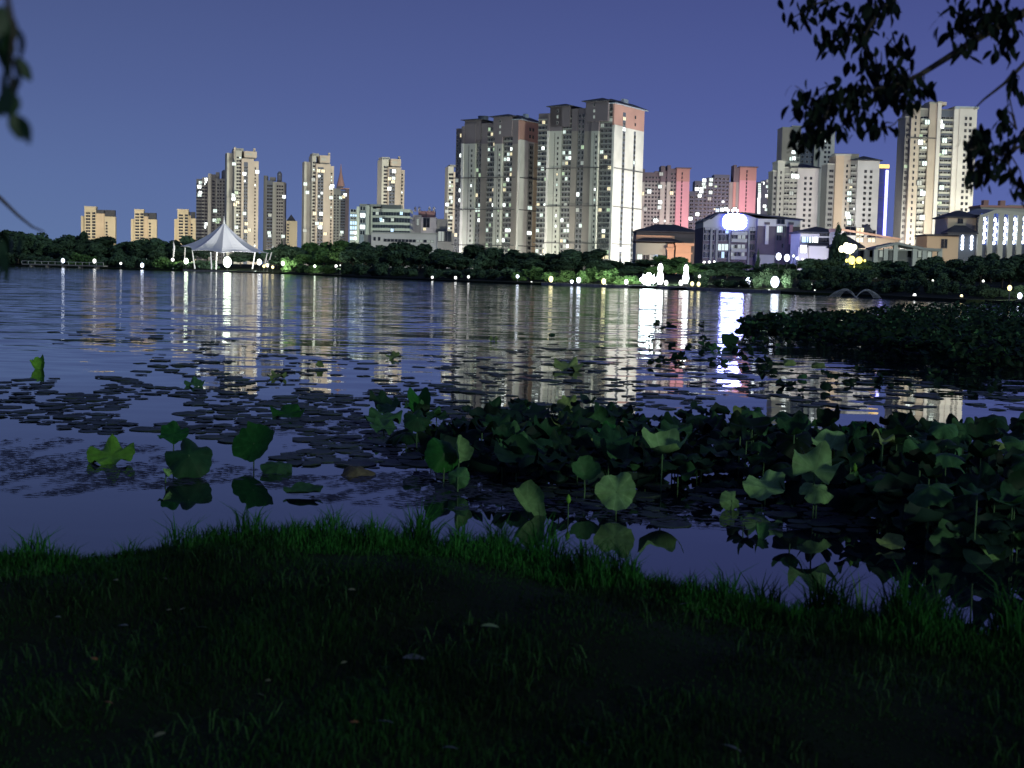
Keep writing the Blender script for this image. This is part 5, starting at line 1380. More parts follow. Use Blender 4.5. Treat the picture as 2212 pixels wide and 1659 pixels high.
def get_blade(kind, v, m):
    k = (kind, v, m.name)
    if k not in _bl: _bl[k] = blade(kind, 31 * v + 7, m)
    return _bl[k]
_st = MB(); _st.tube([(0, 0, -.12), (.015, .01, .35), (-.01, .0, .7), (0, 0, 1.0)], [.9, .85, .8, .75], 6); STALK_ME = None
def stalk_mesh():
    global STALK_ME
    if STALK_ME is None:
        mb = MB(); n_ = 6; pts = [(0, 0, -.12), (.6, .3, .35), (-.4, .1, .7), (0, 0, 1.0)]
        vs = []
        for x, y, z in pts:
            for k in range(n_): vs.append((x + math.cos(k * math.pi / 3), y + math.sin(k * math.pi / 3), z))
        mb.add(vs, [(i*n_ + k, i*n_ + (k+1) % n_, (i+1)*n_ + (k+1) % n_, (i+1)*n_ + k) for i in range(3) for k in range(n_)])
        STALK_ME = mb.mesh('stalk', STALK, True)
    return STALK_ME
def lotus(foot, h, R, kind, v, m, tilt=0.0, yaw=0.0, az=0.0, label=None, group=None, part_stalk=True, squash=1.0):
    t = thing('lotus_leaf', label, 'lotus leaf', foot, 0, group)
    o = link('leaf_blade', get_blade(kind, v, m), t, (0, 0, h), (0, 0, 0), (R, R, R * squash))
    # tilt turns the upper face towards the viewer, az turns that direction sideways
    o.rotation_euler = (Matrix.Rotation(az, 3, 'Z') @ Matrix.Rotation(tilt, 3, 'X') @ Matrix.Rotation(yaw, 3, 'Z')).to_euler()
    if part_stalk and h > .04:
        link('stalk', stalk_mesh(), t, (0, 0, 0), (0, 0, rnd.uniform(0, 6.28)), (.0065, .0065, h))
    return t
rad = math.radians
GL = 'lotus leaves of the near clump'
# leaves one can single out: px, py of the middle, width, foot row, shape, variant, material, tilt (90 = face to viewer, >90 shows the back), az, label
HAND = [
    (240, 985, 104, 998, 'wavy', 1, LOT_LIME, 24, 0, 'bright lime green wavy leaf floating alone over its dark reflection'),
    (408, 982, 116, 1032, 'droop', 2, LOT_DARK, 50, 10, 'big dark upright leaf behind the rolled narrow one'),
    (375, 938, 70, 1010, 'wavy', 3, LOT_VIVID, 28, 0, 'green flap of a leaf above the big dark upright one'),
    (548, 957, 96, 1008, 'lying', 4, LOT_VIVID, 60, -10, 'round vivid green leaf tilted to face the bank, standing alone'),
    (602, 1003, 82, 1022, 'droop', 5, LOT_MID, 30, 30, 'drooping green leaf hanging below the round vivid one'),
    (655, 1064, 84, 1070, 'lying', 6, LOT_MID, 14, 0, 'folded green leaf lying on open water, closest to the left bank'),
    (358, 1022, 26, 1045, 'fold', 7, LOT_PALE, 80, 60, 'narrow rolled leaf standing upright like a spear'),
    (770, 1012, 98, 1028, 'droop', 8, LOT_DEAD, 20, 0, 'brown withered leaf curled over the water'),
    (905, 878, 84, 915, 'fold', 9, LOT_VIVID, 40, 0, 'pointed vivid green leaf with a raised tip, far edge of the clump'),
    (622, 893, 72, 900, 'wavy', 10, LOT_VIVID, 18, 0, 'flat vivid green leaf among dark floating pads'),
    (828, 905, 82, 925, 'wavy', 11, LOT_MID, 15, 0, 'dark ragged leaf on short stalks left of the pointed one'),
    (958, 978, 92, 1040, 'droop', 12, LOT_VIVID, 62, 20, 'bulging vivid green leaf seen from outside'),
    (990, 972, 62, 1042, 'fold', 13, LOT_PALE, 70, 40, 'small pale folded leaf over the bulging green one'),
    (988, 1030, 56, 1064, 'droop', 14, LOT_MID, 74, -15, 'upright oval green leaf dipping into the water'),
    (1140, 1086, 92, 1110, 'fold', 15, LOT_PALE, 58, 12, 'pale sail shaped leaf mirrored in the open water'),
    (1330, 1062, 88, 1112, 'wavy', 16, LOT_PALE, 66, -8, 'pale cupped leaf on a straight stalk, two lobed'),
    (1262, 1025, 84, 1075, 'funnel', 17, LOT_MID, 48, 5, 'blue green funnel leaf with a dark hollow centre'),
    (1428, 978, 126, 1062, 'cup', 18, LOT_PALE, 14, 0, 'wide pale cup leaf with a frilled rim on a tall stalk'),
    (1212, 925, 62, 985, 'cup', 19, LOT_OLIVE, 20, 0, 'small olive leaf with a turned up rim'),
    (1262, 942, 92, 1000, 'droop', 20, LOT_OLIVE, 36, 0, 'olive drooping leaf with curled lobes in the middle of the clump'),
    (1652, 1052, 92, 1090, 'wavy', 21, LOT_PALE, 34, -20, 'pale leaf spreading sideways below the star shaped one'),
    (1755, 1015, 118, 1122, 'star', 22, LOT_PALE, 34, 0, 'pale star shaped leaf with pointed lobes, largest pale one'),
    (1762, 1052, 84, 1124, 'droop', 23, LOT_PALE, 30, 10, 'pale hanging leaf right under the star shaped one'),
    (1580, 1080, 54, 1102, 'droop', 24, LOT_PALE, 70, 20, 'small round pale leaf low over dark water'),
    (1850, 920, 104, 985, 'cup', 25, LOT_OLIVE, 128, 0, 'round olive leaf seen from behind on a thick stalk'),
    (1790, 968, 96, 1040, 'wavy', 26, LOT_PALE, 40, 15, 'pale rippled leaf between the star shaped and the round olive leaf'),
    (1838, 1036, 44, 1100, 'fold', 27, LOT_MID, 76, 0, 'small folded green leaf beside a nodding bud'),
    (2062, 1168, 106, 1200, 'notch', 28, LOT_MID, 68, 0, 'big round notched leaf nearest the right bank'),
    (2142, 1184, 80, 1205, 'fold', 29, LOT_PALE, 66, -20, 'crumpled pale leaf right of the big notched one'),
    (1925, 1178, 62, 1184, 'lying', 30, LOT_OLIVE, 16, 0, 'flat yellow green leaf lying over dark water'),
    (1640, 1152, 52, 1160, 'fold', 31, LOT_MID, 40, 30, 'small folded leaf lying at the near end of the clump'),
    (1600, 902, 56, 950, 'cup', 32, LOT_OLIVE, 40, -20, 'small olive leaf standing above the far rim of the clump'),
    (2150, 903, 82, 925, 'droop', 33, LOT_DARK, 30, 0, 'dark humped leaf against bright reflections'),
    (1225, 878, 52, 915, 'wavy', 34, LOT_OLIVE, 60, 0, 'olive leaf at the far rim of the clump'),
    (1770, 786, 42, 792, 'droop', 35, LOT_OLIVE, 30, 0, 'yellow green leaf near the tower reflection'),
    (1706, 778, 34, 786, 'droop', 36, LOT_OLIVE, 25, 0, 'pale leaf left of the yellow green one'),
    (1576, 734, 38, 748, 'notch', 37, LOT_DARK, 60, 0, 'dark round leaf standing in the sign reflection'),
    (1545, 752, 28, 758, 'wavy', 38, LOT_MID, 25, 0, 'small leaf just left of the sign reflection'),
    (85, 790, 46, 796, 'fold', 39, LOT_LIME, 45, 0, 'yellow green leaf alone on open water at the far left'),
    (690, 791, 22, 796, 'fold', 40, LOT_OLIVE, 40, 0, 'tiny curled leaf alone below the gold reflection'),
    (850, 770, 36, 775, 'wavy', 41, LOT_OLIVE, 15, 0, 'small olive leaf on water below the office reflections'),
    (420, 829, 44, 833, 'wavy', 42, LOT_MID, 18, 0, 'green leaf at the foot of the greenish light streak'),
    (598, 813, 42, 817, 'wavy', 43, LOT_OLIVE, 12, 0, 'olive leaf right of the brightest light streak'),
    (1066, 733, 24, 737, 'wavy', 44, LOT_OLIVE, 14, 0, 'small lit leaf far out in the middle of the lake'),
    (1226, 792, 66, 800, 'wavy', 45, LOT_OLIVE, 16, 0, 'wide flat leaf with a raised pale petal'),
    (1192, 720, 16, 724, 'droop', 46, LOT_DARK, 20, 0, 'farthest tiny dark leaf in the middle of the lake'),
    (1450, 702, 30, 707, 'droop', 47, LOT_DARK, 25, 0, 'dark hump leaf in the pale light streaks'),
    (2005, 935, 70, 980, 'wavy', 48, LOT_DARK, 40, 0, 'dark leaf at the far rim below the cream reflection'),
    (2090, 1060, 96, 1110, 'droop', 49, LOT_DARK, 40, 0, 'large dark drooping leaf above the notched one'),
    (1960, 1030, 110, 1085, 'wavy', 50, LOT_DARK, 46, 15, 'large dark blue green leaf right of the bud'),
    (2196, 1150, 84, 1196, 'wavy', 51, LOT_MID, 50, -20, 'green leaf cut by the frame edge'),
    (2020, 1130, 60, 1165, 'fold', 52, LOT_DARK, 60, 20, 'dark folded leaf above the big notched one'),
    (1120, 980, 100, 1030, 'wavy', 53, LOT_MID, 30, 0, 'wide green leaf with a torn rim behind the pale sail'),
    (1060, 905, 70, 940, 'wavy', 54, LOT_DARK, 40, 0, 'dark rumpled leaf at the far left rim of the clump'),
]
for px, py, w, fr, kind, v, m, tilt, az, lab in HAND:
    f = onz(px, fr); D = f.y
    h = max(.03, P(px, py, D).z)
    lotus(f, h, w / FP * D / 2 * .98, kind, v, m, rad(tilt), 0 if kind == 'notch' else rnd.uniform(0, 6.28), rad(az), lab, GL)

MARKL = []
for px, py, w, fr, kind, v, m, tilt, az, lab in HAND:
    s_ = lab.split(',')[0]
    for cut in (' leaf ', ' on ', ' with ', ' in ', ' of '):
        k_ = s_.find(cut)
        if k_ > 0: s_ = s_[:k_ + (5 if cut == ' leaf ' else 0)].strip(); break
    if 'leaf' not in s_ and 'flap' not in s_: s_ += ' leaf'
    MARKL.append((px, py, ' '.join(s_.split()[-5:])))
NEARL = {}
def near_label(what, px, py, t):
    b = min(MARKL, key=lambda a: (a[0] - px) ** 2 + (2 * (a[1] - py)) ** 2)
    dx, dy = px - b[0], 2 * (py - b[1])
    rel = ('right of' if dx > 0 else 'left of') if abs(dx) > abs(dy) else ('below' if dy > 0 else 'above')
    NEARL.setdefault(f'{what} {rel} the {b[2]}', []).append((px, py, t))
def number_near():
    for lab, its in NEARL.items():
        if len(its) == 1: its[0][2]['label'] = lab
        else:
            its.sort(key=lambda a: a[0])
            for i, (px, py, t) in enumerate(its): t['label'] = f'{ORD[i] if i < 20 else "later"} from left, {lab}'

def inpoly(x, y, poly):
    c = False
    for (x0, y0), (x1, y1) in zip(poly, poly[1:] + poly[:1]):
        if (y0 > y) != (y1 > y) and x < (x1 - x0) * (y - y0) / (y1 - y0) + x0: c = not c
    return c
# feet of the dense clump in the foreground
CLUMP = [(1010, 930), (1120, 905), (1240, 912), (1420, 925), (1560, 920), (1700, 945), (1850, 960), (1990, 985), (2120, 985), (2260, 985), (2260, 1262), (2120, 1215), (1990, 1190), (1900, 1135), (1800, 1108), (1660, 1070), (1480, 1052), (1300, 1062), (1150, 1048), (1040, 1036), (960, 1010), (950, 965)]
RARE = [(1860, 1075), (1900, 1110), (1450, 1120)]
SIDE = ['at the left end of the near clump', 'in the middle of the near clump', 'at the right of the near clump', 'by the right edge of the view']
SPARSE = [(770, 905), (880, 890), (1000, 905), (990, 1000), (880, 1005), (800, 985)]
cnt = 0
while cnt < 236:
    px, py = rnd.uniform(950, 2250), rnd.uniform(900, 1215)
    if cnt < 16: px, py = rnd.uniform(770, 1000), rnd.uniform(890, 1005)
    if not inpoly(px, py, SPARSE if cnt < 16 else CLUMP): continue
    f = onz(px, py); D = f.y
    h = rnd.uniform(.10, .42); R = rnd.uniform(.11, .20)
    if px > 1500 and py > 1000: h *= 1.25
    if py < 975: h *= .5
    if py > 1060 and px < 1700: h *= .75
    kind = rnd.choice(('cup', 'droop', 'wavy', 'wavy', 'fold', 'droop', 'star', 'wavy'))
    m = rnd.choices((LOT_DARK, LOT_MID, LOT_OLIVE, LOT_VIVID), (.80, .14, .02, .04))[0]
    t = lotus(f, h, R, kind, rnd.randrange(5) + 60, m, rad(rnd.uniform(0, 50)), rnd.uniform(0, 6.28), rad(rnd.uniform(-70, 70)), None, 'lotus leaves of the crowded near clump')
    q = project(f + Vector((0, 0, h)))
    near_label({'cup': 'cupped', 'droop': 'drooping', 'wavy': 'wavy', 'fold': 'folded', 'star': 'lobed'}[kind] + {LOT_DARK.name: ' dark', LOT_MID.name: ' green', LOT_OLIVE.name: ' olive', LOT_VIVID.name: ' vivid'}[m.name] + ' leaf', q[0], q[1], t)
    cnt += 1
UG = []
while len(UG) < 760:
    px, py = rnd.uniform(930, 2260), rnd.uniform(890, 1215)
    if inpoly(px, py - 8, CLUMP): UG.append((px, py))
# buds on thin stalks
for px, py, fr, m, lab in ((1227, 1080, 1118, LOT_LIME, 'yellow green bud on a thin stalk beside the pale sail leaf'), (1842, 1012, 1112, LOT_LIME, 'nodding green bud on a tall curved stalk'), (1938, 998, 1060, LOT_PALE, 'pale bud catching light in the dark right of the clump')):
    f = onz(px, fr); h = P(px, py, f.y).z
    t = thing('lotus_bud', lab, 'lotus bud', f, 0, 'lotus buds')
    mb = MB(); mb.lathe([(.004, -.03), (.016, -.012), (.020, .005), (.014, .025), (.002, .045)], 10); mb.build('bud', m, t, True, (0, 0, h))
    link('stalk', stalk_mesh(), t, (0, 0, 0), (0, 0, 1), (.005, .005, h - .02))

# the far lotus bed on the right and its ragged outliers
BED = [(1612, 712), (1650, 703), (1720, 696), (1850, 690), (1900, 679), (2000, 670), (2260, 664), (2260, 796), (2100, 804), (1950, 780), (1860, 770), (1760, 748), (1640, 742), (1590, 732)]
far_pts = []
while len(far_pts) < 5600:
    py = rnd.uniform(650, 825) ; px = rnd.uniform(1560, 2260)
    if inpoly(px, py, BED): far_pts.append((px, py))
for _ in range(120):
    px, py = rnd.gauss(1570, 90), rnd.uniform(690, 800)
    if 1380 < px < 1700 and not (1530 < px < 1612 and py < 730): far_pts.append((px, py))
for _ in range(60):
    far_pts.append((rnd.uniform(1640, 2210), rnd.uniform(800, 850)))
protos = [(get_blade(k, v, LOT_DARK)) for k, v in (('wavy', 60), ('droop', 61), ('cup', 62), ('wavy', 63), ('fold', 60))]
def low_blade(kind, v, m): return blade(kind, v, m, 16, 4)
lows = [low_blade(k, 900 + i, LOT_DARK) for i, k in enumerate(('wavy', 'droop', 'cup', 'wavy', 'fold', 'droop'))]
lowv = [np.array([tuple(v.co) for v in me.vertices]) for me in lows]
lowf = [[tuple(p.vertices) for p in me.polygons] for me in lows]
mb = MB()
far_pts.sort(key=lambda a: -a[1])
for i, (px, py) in enumerate(far_pts):
    f = onz(px, py)
    inbed = inpoly(px, py, BED)
    R = rnd.uniform(.07, .15); h = rnd.uniform(.12, .60) if inbed else rnd.uniform(.02, .12)
    if not inbed: R *= .8
    rot = Matrix.Rotation(rad(rnd.uniform(-60, 60)), 3, 'Z') @ Matrix.Rotation(rad(rnd.uniform(5, 55)), 3, 'X') @ Matrix.Rotation(rnd.uniform(0, 6.28), 3, 'Z')
    k = rnd.randrange(len(lows)); A = np.array(rot) * R
    vv = lowv[k] @ A.T + np.array([f.x, f.y, h])
    mb.add([tuple(a) for a in vv], lowf[k], 0 if rnd.random() < .93 else 1)
tag(mb.build('lotus_bed', [LOT_DARK, LOT_MID], None, True), 'dark bed of lotus leaves spreading over the water on the right', 'lotus bed', kind='stuff')

mb = MB()
for px, py in UG:
    f = onz(px, py); R = rnd.uniform(.07, .16); h = rnd.uniform(.02, .30)
    rot = Matrix.Rotation(rad(rnd.uniform(-60, 60)), 3, 'Z') @ Matrix.Rotation(rad(rnd.uniform(0, 40)), 3, 'X') @ Matrix.Rotation(rnd.uniform(0, 6.28), 3, 'Z')
    k = rnd.randrange(len(lows)); vv = lowv[k] @ (np.array(rot) * R).T + np.array([f.x, f.y, h])
    mb.add([tuple(a) for a in vv], lowf[k])
tag(mb.build('lotus_undergrowth', LOT_DEEP, None, True), 'tangle of low dark leaves filling the near lotus clump', 'lotus leaves', kind='stuff')
# floating pads
def pad_mesh(seed, m):
    r = random.Random(seed); mb = MB(); n_ = 22; a0 = r.uniform(0, 6.28)
    vs = [(0, 0, .012)]; 
    for q in (.6, 1.0):
        for i in range(n_):
            a = a0 + .10 + (2 * math.pi - .20) * i / (n_ - 1)
            R = q * (1 + .04 * math.sin(3 * a + seed) + .03 * math.sin(7 * a))
            vs.append((R * math.cos(a), R * math.sin(a), .015 + (.05 * max(0, math.sin(2 * a + seed)) ** 3 if q == 1 else 0)))
    for i in range(n_):          # rim turned down into the water
        x, y, z = vs[1 + n_ + i]; vs.append((x * .99, y * .99, -.03))
    fs = [(0, 1 + i, 2 + i) for i in range(n_ - 1)] + [(1 + i, 1 + n_ + i, 2 + n_ + i, 2 + i) for i in range(n_ - 1)] + [(1 + n_ + i, 1 + 2 * n_ + i, 2 + 2 * n_ + i, 2 + n_ + i) for i in range(n_ - 1)]
    mb.add(vs, fs); return mb.mesh('lily_pad', m, False)
PADS = [pad_mesh(i, PAD) for i in range(5)] + [pad_mesh(7, PAD_G)]
def pad_density(px, py):
    if inpoly(px, py, [(0, 820), (250, 815), (420, 845), (500, 825), (640, 825), (900, 845), (1040, 890), (1000, 1000), (850, 1015), (640, 1005), (520, 955), (400, 935), (300, 940), (180, 935), (40, 905), (160, 860), (0, 838)]): return 1.0
    if inpoly(px, py, [(700, 850), (900, 800), (1080, 770), (1500, 770), (1640, 800), (2212, 830), (2212, 890), (1700, 880), (1400, 890), (1050, 890), (900, 920)]): return .42
    if inpoly(px, py, [(-20, 825), (260, 810), (330, 900), (200, 925), (-20, 900)]): return .45
    if inpoly(px, py, [(60, 712), (300, 705), (560, 730), (560, 750), (300, 752), (60, 745)]): return .18
    if inpoly(px, py, [(300, 750), (900, 760), (1100, 740), (1400, 745), (1640, 770), (1640, 800), (900, 810), (600, 830), (300, 815)]): return .26
    if inpoly(px, py, [(1380, 690), (1640, 690), (1640, 770), (1380, 760)]): return .22
    if inpoly(px, py, [(950, 1000), (1200, 1030), (1500, 1050), (1800, 1090), (1900, 1140), (1700, 1165), (1400, 1130), (1200, 1080), (950, 1050)]): return .45
    return 0
pads = []
tries = 0
while len(pads) < 980 and tries < 60000:
    tries += 1
    px, py = rnd.uniform(-20, 2240), rnd.uniform(690, 1170)
    if rnd.random() > pad_density(px, py): continue
    f = onz(px, py)
    R = rnd.choice((rnd.uniform(.07, .13), rnd.uniform(.10, .22))) * (1 if f.y > 13 else .75)
    if any((f.x - a[0]) ** 2 + (f.y - a[1]) ** 2 < (.80 * (R + a[2])) ** 2 for a in pads): continue
    if math.sin(f.x * 1.9 + 1) * math.sin(f.y * .8) + .5 * math.sin(f.x * 4.3 + f.y) < -.45: continue
    pads.append((f.x, f.y, R, px, py))
pads.sort(key=lambda a: -a[2] / a[1])
def pad_zone(px, py):
    if py < 760: return 'dark pad in the sparse drift far out'
    if px < 420: return 'dark pad in the left floating raft'
    if px < 760: return 'dark pad of the raft behind the lone lotus leaves'
    if px < 1060: return 'dark pad in the middle raft left of the clump'
    if py > 990: return 'dark pad on the near side of the lotus clump'
    if px < 1640: return 'dark pad behind the lotus clump under the bright reflections'
    return 'dark pad in the right channel between the lotus beds'
for i, (x, y, R, px, py) in enumerate(pads[:295]):
    o = link('lily_pad', PADS[rnd.randrange(5)], None, (x, y, .002 + rnd.uniform(0, .012)), (0, 0, rnd.uniform(0, 6.28)), (R, R, R))
    tag(o, None, 'lily pad', 'floating ' + pad_zone(px, py).replace('dark pad', 'pads'))
    near_label('large dark pad' if R > .19 else 'small dark pad' if R < .135 else 'dark pad', px, py, o)
mb = MB()
pv = [[tuple(v.co) for v in me.vertices] for me in PADS[:5]]; pf = [[tuple(p.vertices) for p in me.polygons] for me in PADS[:5]]
for x, y, R, px, py in pads[295:]:
    k = rnd.randrange(5); a = rnd.uniform(0, 6.28); c_, s_ = math.cos(a) * R, math.sin(a) * R; dz = rnd.uniform(0, .012)
    mb.add([(x + vx * c_ - vy * s_, y + vx * s_ + vy * c_, vz * R + dz) for vx, vy, vz in pv[k]], pf[k])
tag(mb.build('floating_pads', PAD), 'many small dark pads drifting farther out on the lake', 'lily pads', kind='stuff')

number_near()
# floating weed and scraps near the bank
M_WEED = mat('floating_weed', (.020, .026, .034), .5, var=.3, vscale=3)
N = 5200
vs, ok = [], 0
ZONES = [([(0, 950), (120, 945), (340, 965), (520, 1010), (700, 1030), (1000, 1010), (1150, 1080), (1120, 1110), (900, 1100), (700, 1085), (520, 1040), (330, 1055), (60, 1075), (0, 1060)], 1.0),
         ([(560, 900), (1000, 900), (1020, 1010), (640, 1000)], .6), ([(1000, 1040), (1500, 1080), (1900, 1120), (1700, 1150), (1300, 1130), (1100, 1090)], .4)]
V = []
while ok < N:
    px, py = rnd.uniform(0, 1950), rnd.uniform(895, 1155)
    d = max([w_ for poly, w_ in ZONES if inpoly(px, py, poly)] or [0])
    if rnd.random() > d: continue
    nzv = math.sin(px * .03 + py * .11) + math.sin(px * .011 - py * .07 + 2) + math.sin(px * .05 + py * .23 + 1)
    if rnd.random() > .5 + .3 * nzv: continue
    f = onz(px, py); a = rnd.uniform(-.6, .6); L, w = rnd.uniform(.015, .06), rnd.uniform(.006, .018)
    dx, dy = math.cos(a) * L, math.sin(a) * L; ex_, ey_ = -math.sin(a) * w, math.cos(a) * w
    z = .004 + rnd.uniform(0, .006)
    V += [(f.x - dx, f.y - dy, z), (f.x + ex_, f.y + ey_, z + .003), (f.x + dx, f.y + dy, z), (f.x - ex_, f.y - ey_, z)]
    ok += 1
me = np_mesh('floating_weed', np.array(V), np.arange(len(V)).reshape(-1, 4), M_WEED)
tag(link('floating_weed', me), 'scattered dark weed scraps floating on the near water', 'water weed', kind='stuff')

# ------------------------------------------------------------------ grass on the near bank
def blade_field(name, xs, ys, zs, hs, ws, m, lean=.45, seed=1):
    r = np.random.default_rng(seed); n_ = len(xs)
    a = r.uniform(0, 2 * np.pi, n_); la = r.uniform(0, 2 * np.pi, n_); ln = hs * lean * r.uniform(.1, 1.3, n_)
    tx_, ty_ = np.cos(a) * ws, np.sin(a) * ws
    lx, ly = np.cos(la) * ln, np.sin(la) * ln
    base = np.stack([xs, ys, zs], 1)
    V = np.empty((n_, 5, 3))
    V[:, 0] = base + np.stack([-tx_, -ty_, np.full(n_, -.02)], 1)
    V[:, 1] = base + np.stack([tx_, ty_, np.full(n_, -.02)], 1)
    mid = base + np.stack([lx * .35, ly * .35, hs * .6], 1)
    V[:, 2] = mid + np.stack([tx_ * .8, ty_ * .8, np.zeros(n_)], 1)
    V[:, 3] = mid + np.stack([-tx_ * .8, -ty_ * .8, np.zeros(n_)], 1)
    V[:, 4] = base + np.stack([lx, ly, hs * (1 - .25 * lean)], 1)
    idx = (np.arange(n_) * 5)[:, None]
    F = np.concatenate([idx + np.array([[0, 1, 2]]), idx + np.array([[0, 2, 3]]), idx + np.array([[3, 2, 4]])], 0)
    return link(name, np_mesh(name, V.reshape(-1, 3), F, m))
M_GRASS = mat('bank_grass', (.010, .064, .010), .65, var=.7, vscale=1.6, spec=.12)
M_LAWN = mat('lawn_grass', (.005, .026, .005), .7, var=.8, vscale=1.4, spec=.12)  # shade of the overhanging trees is put into this darker green
def scatter(n, emin, emax, x0, x1, power=1.0, seed=3):
    r = np.random.default_rng(seed)
    x = r.uniform(x0, x1, n); e = emin + (emax - emin) * r.uniform(0, 1, n) ** power
    ed = np.interp(x, [p[0] for p in EDGE], [p[1] for p in EDGE])
    y = ed - e
    z = np.array([bankz(a, b) for a, b in zip(x, y)])
    return x, y, z, e, r
x, y, z, e, r = scatter(62000, -.18, 1.25, -5, 5, 1.0, 5)
clump = .6 + .5 * np.sin(x * 3.1 + 1) * np.sin(x * 1.3 + e) + .25 * np.sin(x * 9.7 + e * 4)
tuft = np.clip(np.sin(x * 6.3 + 2 * np.sin(e * 5)) * np.sin(x * 2.9 + .5) + .6 * np.sin(x * 15 + e * 7) + .5 * np.sin(x * 27 + 3), 0, 2)
hh = (.035 + .075 * np.clip(clump, 0.1, 1.2) + .085 * tuft) * np.exp(-((e - .35) / .75) ** 2) * r.uniform(.35, 1.5, len(x)) ** 1.3
hh *= np.where(x < -1.9, .85, np.where(x > .9, 1.45, 1.2))
hh = np.clip(hh, .025, .42)
tag(blade_field('bank_grass', x, y, z, hh, .0022 + .009 * hh, M_GRASS, .55, 6), 'tall tufted grass fringing the water along the near bank', 'grass', kind='stuff')
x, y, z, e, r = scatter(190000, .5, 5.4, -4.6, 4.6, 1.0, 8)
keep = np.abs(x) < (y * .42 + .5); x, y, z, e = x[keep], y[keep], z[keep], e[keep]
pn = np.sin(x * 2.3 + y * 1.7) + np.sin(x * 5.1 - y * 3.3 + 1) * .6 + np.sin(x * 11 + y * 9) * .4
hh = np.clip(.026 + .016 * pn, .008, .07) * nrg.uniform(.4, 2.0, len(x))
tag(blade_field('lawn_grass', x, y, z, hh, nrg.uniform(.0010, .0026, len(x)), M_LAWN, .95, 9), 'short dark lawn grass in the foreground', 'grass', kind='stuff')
x, y, z, e, r = scatter(9000, .8, 5.0, -3.6, 3.6, 1.0, 21)
pt = np.sin(x * 4.1 + y * 2.7) + np.sin(x * 9.0 - y * 6.3 + 2)
keep = pt > .35; x, y, z = x[keep], y[keep], z[keep]
M_STRAG = mat('straggling_grass', (.016, .050, .014), .7, var=.6, vscale=3, spec=.12)
tag(blade_field('straggling_grass', x, y, z, nrg.uniform(.05, .12, len(x)), nrg.uniform(.0016, .0032, len(x)), M_STRAG, 1.25, 22), 'loose longer blades lying over the short lawn', 'grass', kind='stuff')
# taller single reeds and weeds standing out of the fringe
M_REED = mat('reed_blade', (.04, .12, .035), .6, var=.2, vscale=4)
for px, pyb, pyt, lab in ((662, 1175, 1092, 'dark reed tuft rising highest above the grass fringe'), (1508, 1300, 1215, 'reed blade in front of the pale reflection'), (1060, 1225, 1150, 'leaning reed blade at the middle of the fringe'),
                          (1868, 1305, 1205, 'tall reed left of the dark gap'), (1925, 1290, 1200, 'leaning reed on the right of the fringe'), (2008, 1300, 1215, 'broad reed tuft near the right edge')):
    d = ray(px, pyb); f = CAMP + d * ((.18 - EYE) / d.z); h = P(px, pyt, f.y).z - .18
    t = thing('reed', lab, 'reed', (f.x, f.y, .12), 0, 'reeds in the grass fringe')
    for k in range(5):
        mb = MB(); a = rnd.uniform(0, 6.28); s_ = rnd.uniform(.02, .06); ln = rnd.uniform(.1, .35) * h; hk = h * rnd.uniform(.6, 1.05)
        bx_, by_ = math.cos(a) * s_, math.sin(a) * s_
        pts = [(bx_ + math.cos(a) * ln * q * q, by_ + math.sin(a) * ln * q * q, hk * q * (1 - .1 * q)) for q in (0, .35, .7, 1)]
        w = .006
        vs = []
        for q, p_ in zip((1, .9, .6, .05), pts): vs += [(p_[0] - w * q, p_[1], p_[2]), (p_[0] + w * q, p_[1] + .002, p_[2])]
        mb.add(vs, [(0, 1, 3, 2), (2, 3, 5, 4), (4, 5, 7, 6)]); mb.build('blade', M_REED, t)
def small_leaf_mesh(m, curl=.18, L=1.0, W=.42, n_=6):
    mb = MB(); vs = []
    for i in range(n_ + 1):
        q = i / n_; w = W * math.sin(math.pi * min(1, q * .94 + .03)) ** .8 * (1 - .25 * q)
        zc = -curl * (q * q) * L
        vs += [(-w, q * L, zc + .10 * w), (0, q * L, zc), (w, q * L, zc + .10 * w)]
    fs = []
    for i in range(n_):
        o = i * 3; fs += [(o, o + 1, o + 4, o + 3), (o + 1, o + 2, o + 5, o + 4)]
    mb.add(vs, fs); return mb.mesh('leaf', m, True)
M_WEEDLEAF = mat('weed_leaf', (.012, .03, .014), .6)
WL = small_leaf_mesh(M_WEEDLEAF, .1)
for px, pyb, pyt, lab in ((35, 1205, 1168, 'small dark weed at the far left of the bank'), (180, 1210, 1183, 'dark round leaved weed over the left water'), (208, 1212, 1182, 'second round leaved weed beside the first'), (1085, 1222, 1180, 'small leafy sprig over the middle water')):
    d = ray(px, pyb); f = CAMP + d * ((.15 - EYE) / d.z); h = P(px, pyt, f.y).z - .15
    t = thing('weed', lab, 'weed', (f.x, f.y, .1), 0, 'weeds on the bank edge')
    for k in range(3):
        a = rnd.uniform(0, 6.28); tip = Vector((math.cos(a) * .05, math.sin(a) * .05, h * rnd.uniform(.6, 1.1)))
        mb = MB(); mb.tube([(0, 0, 0), tip * .5 + Vector((0, 0, .01)), tip], [.003, .002, .001], 4); mb.build('stem', M_WEEDLEAF, t)
        for j in range(4):
            o = link('leaf', WL, t, tip * (.35 + .2 * j), (rnd.uniform(-.5, .8), 0, rnd.uniform(0, 6.28)), (.03, .03, .03))
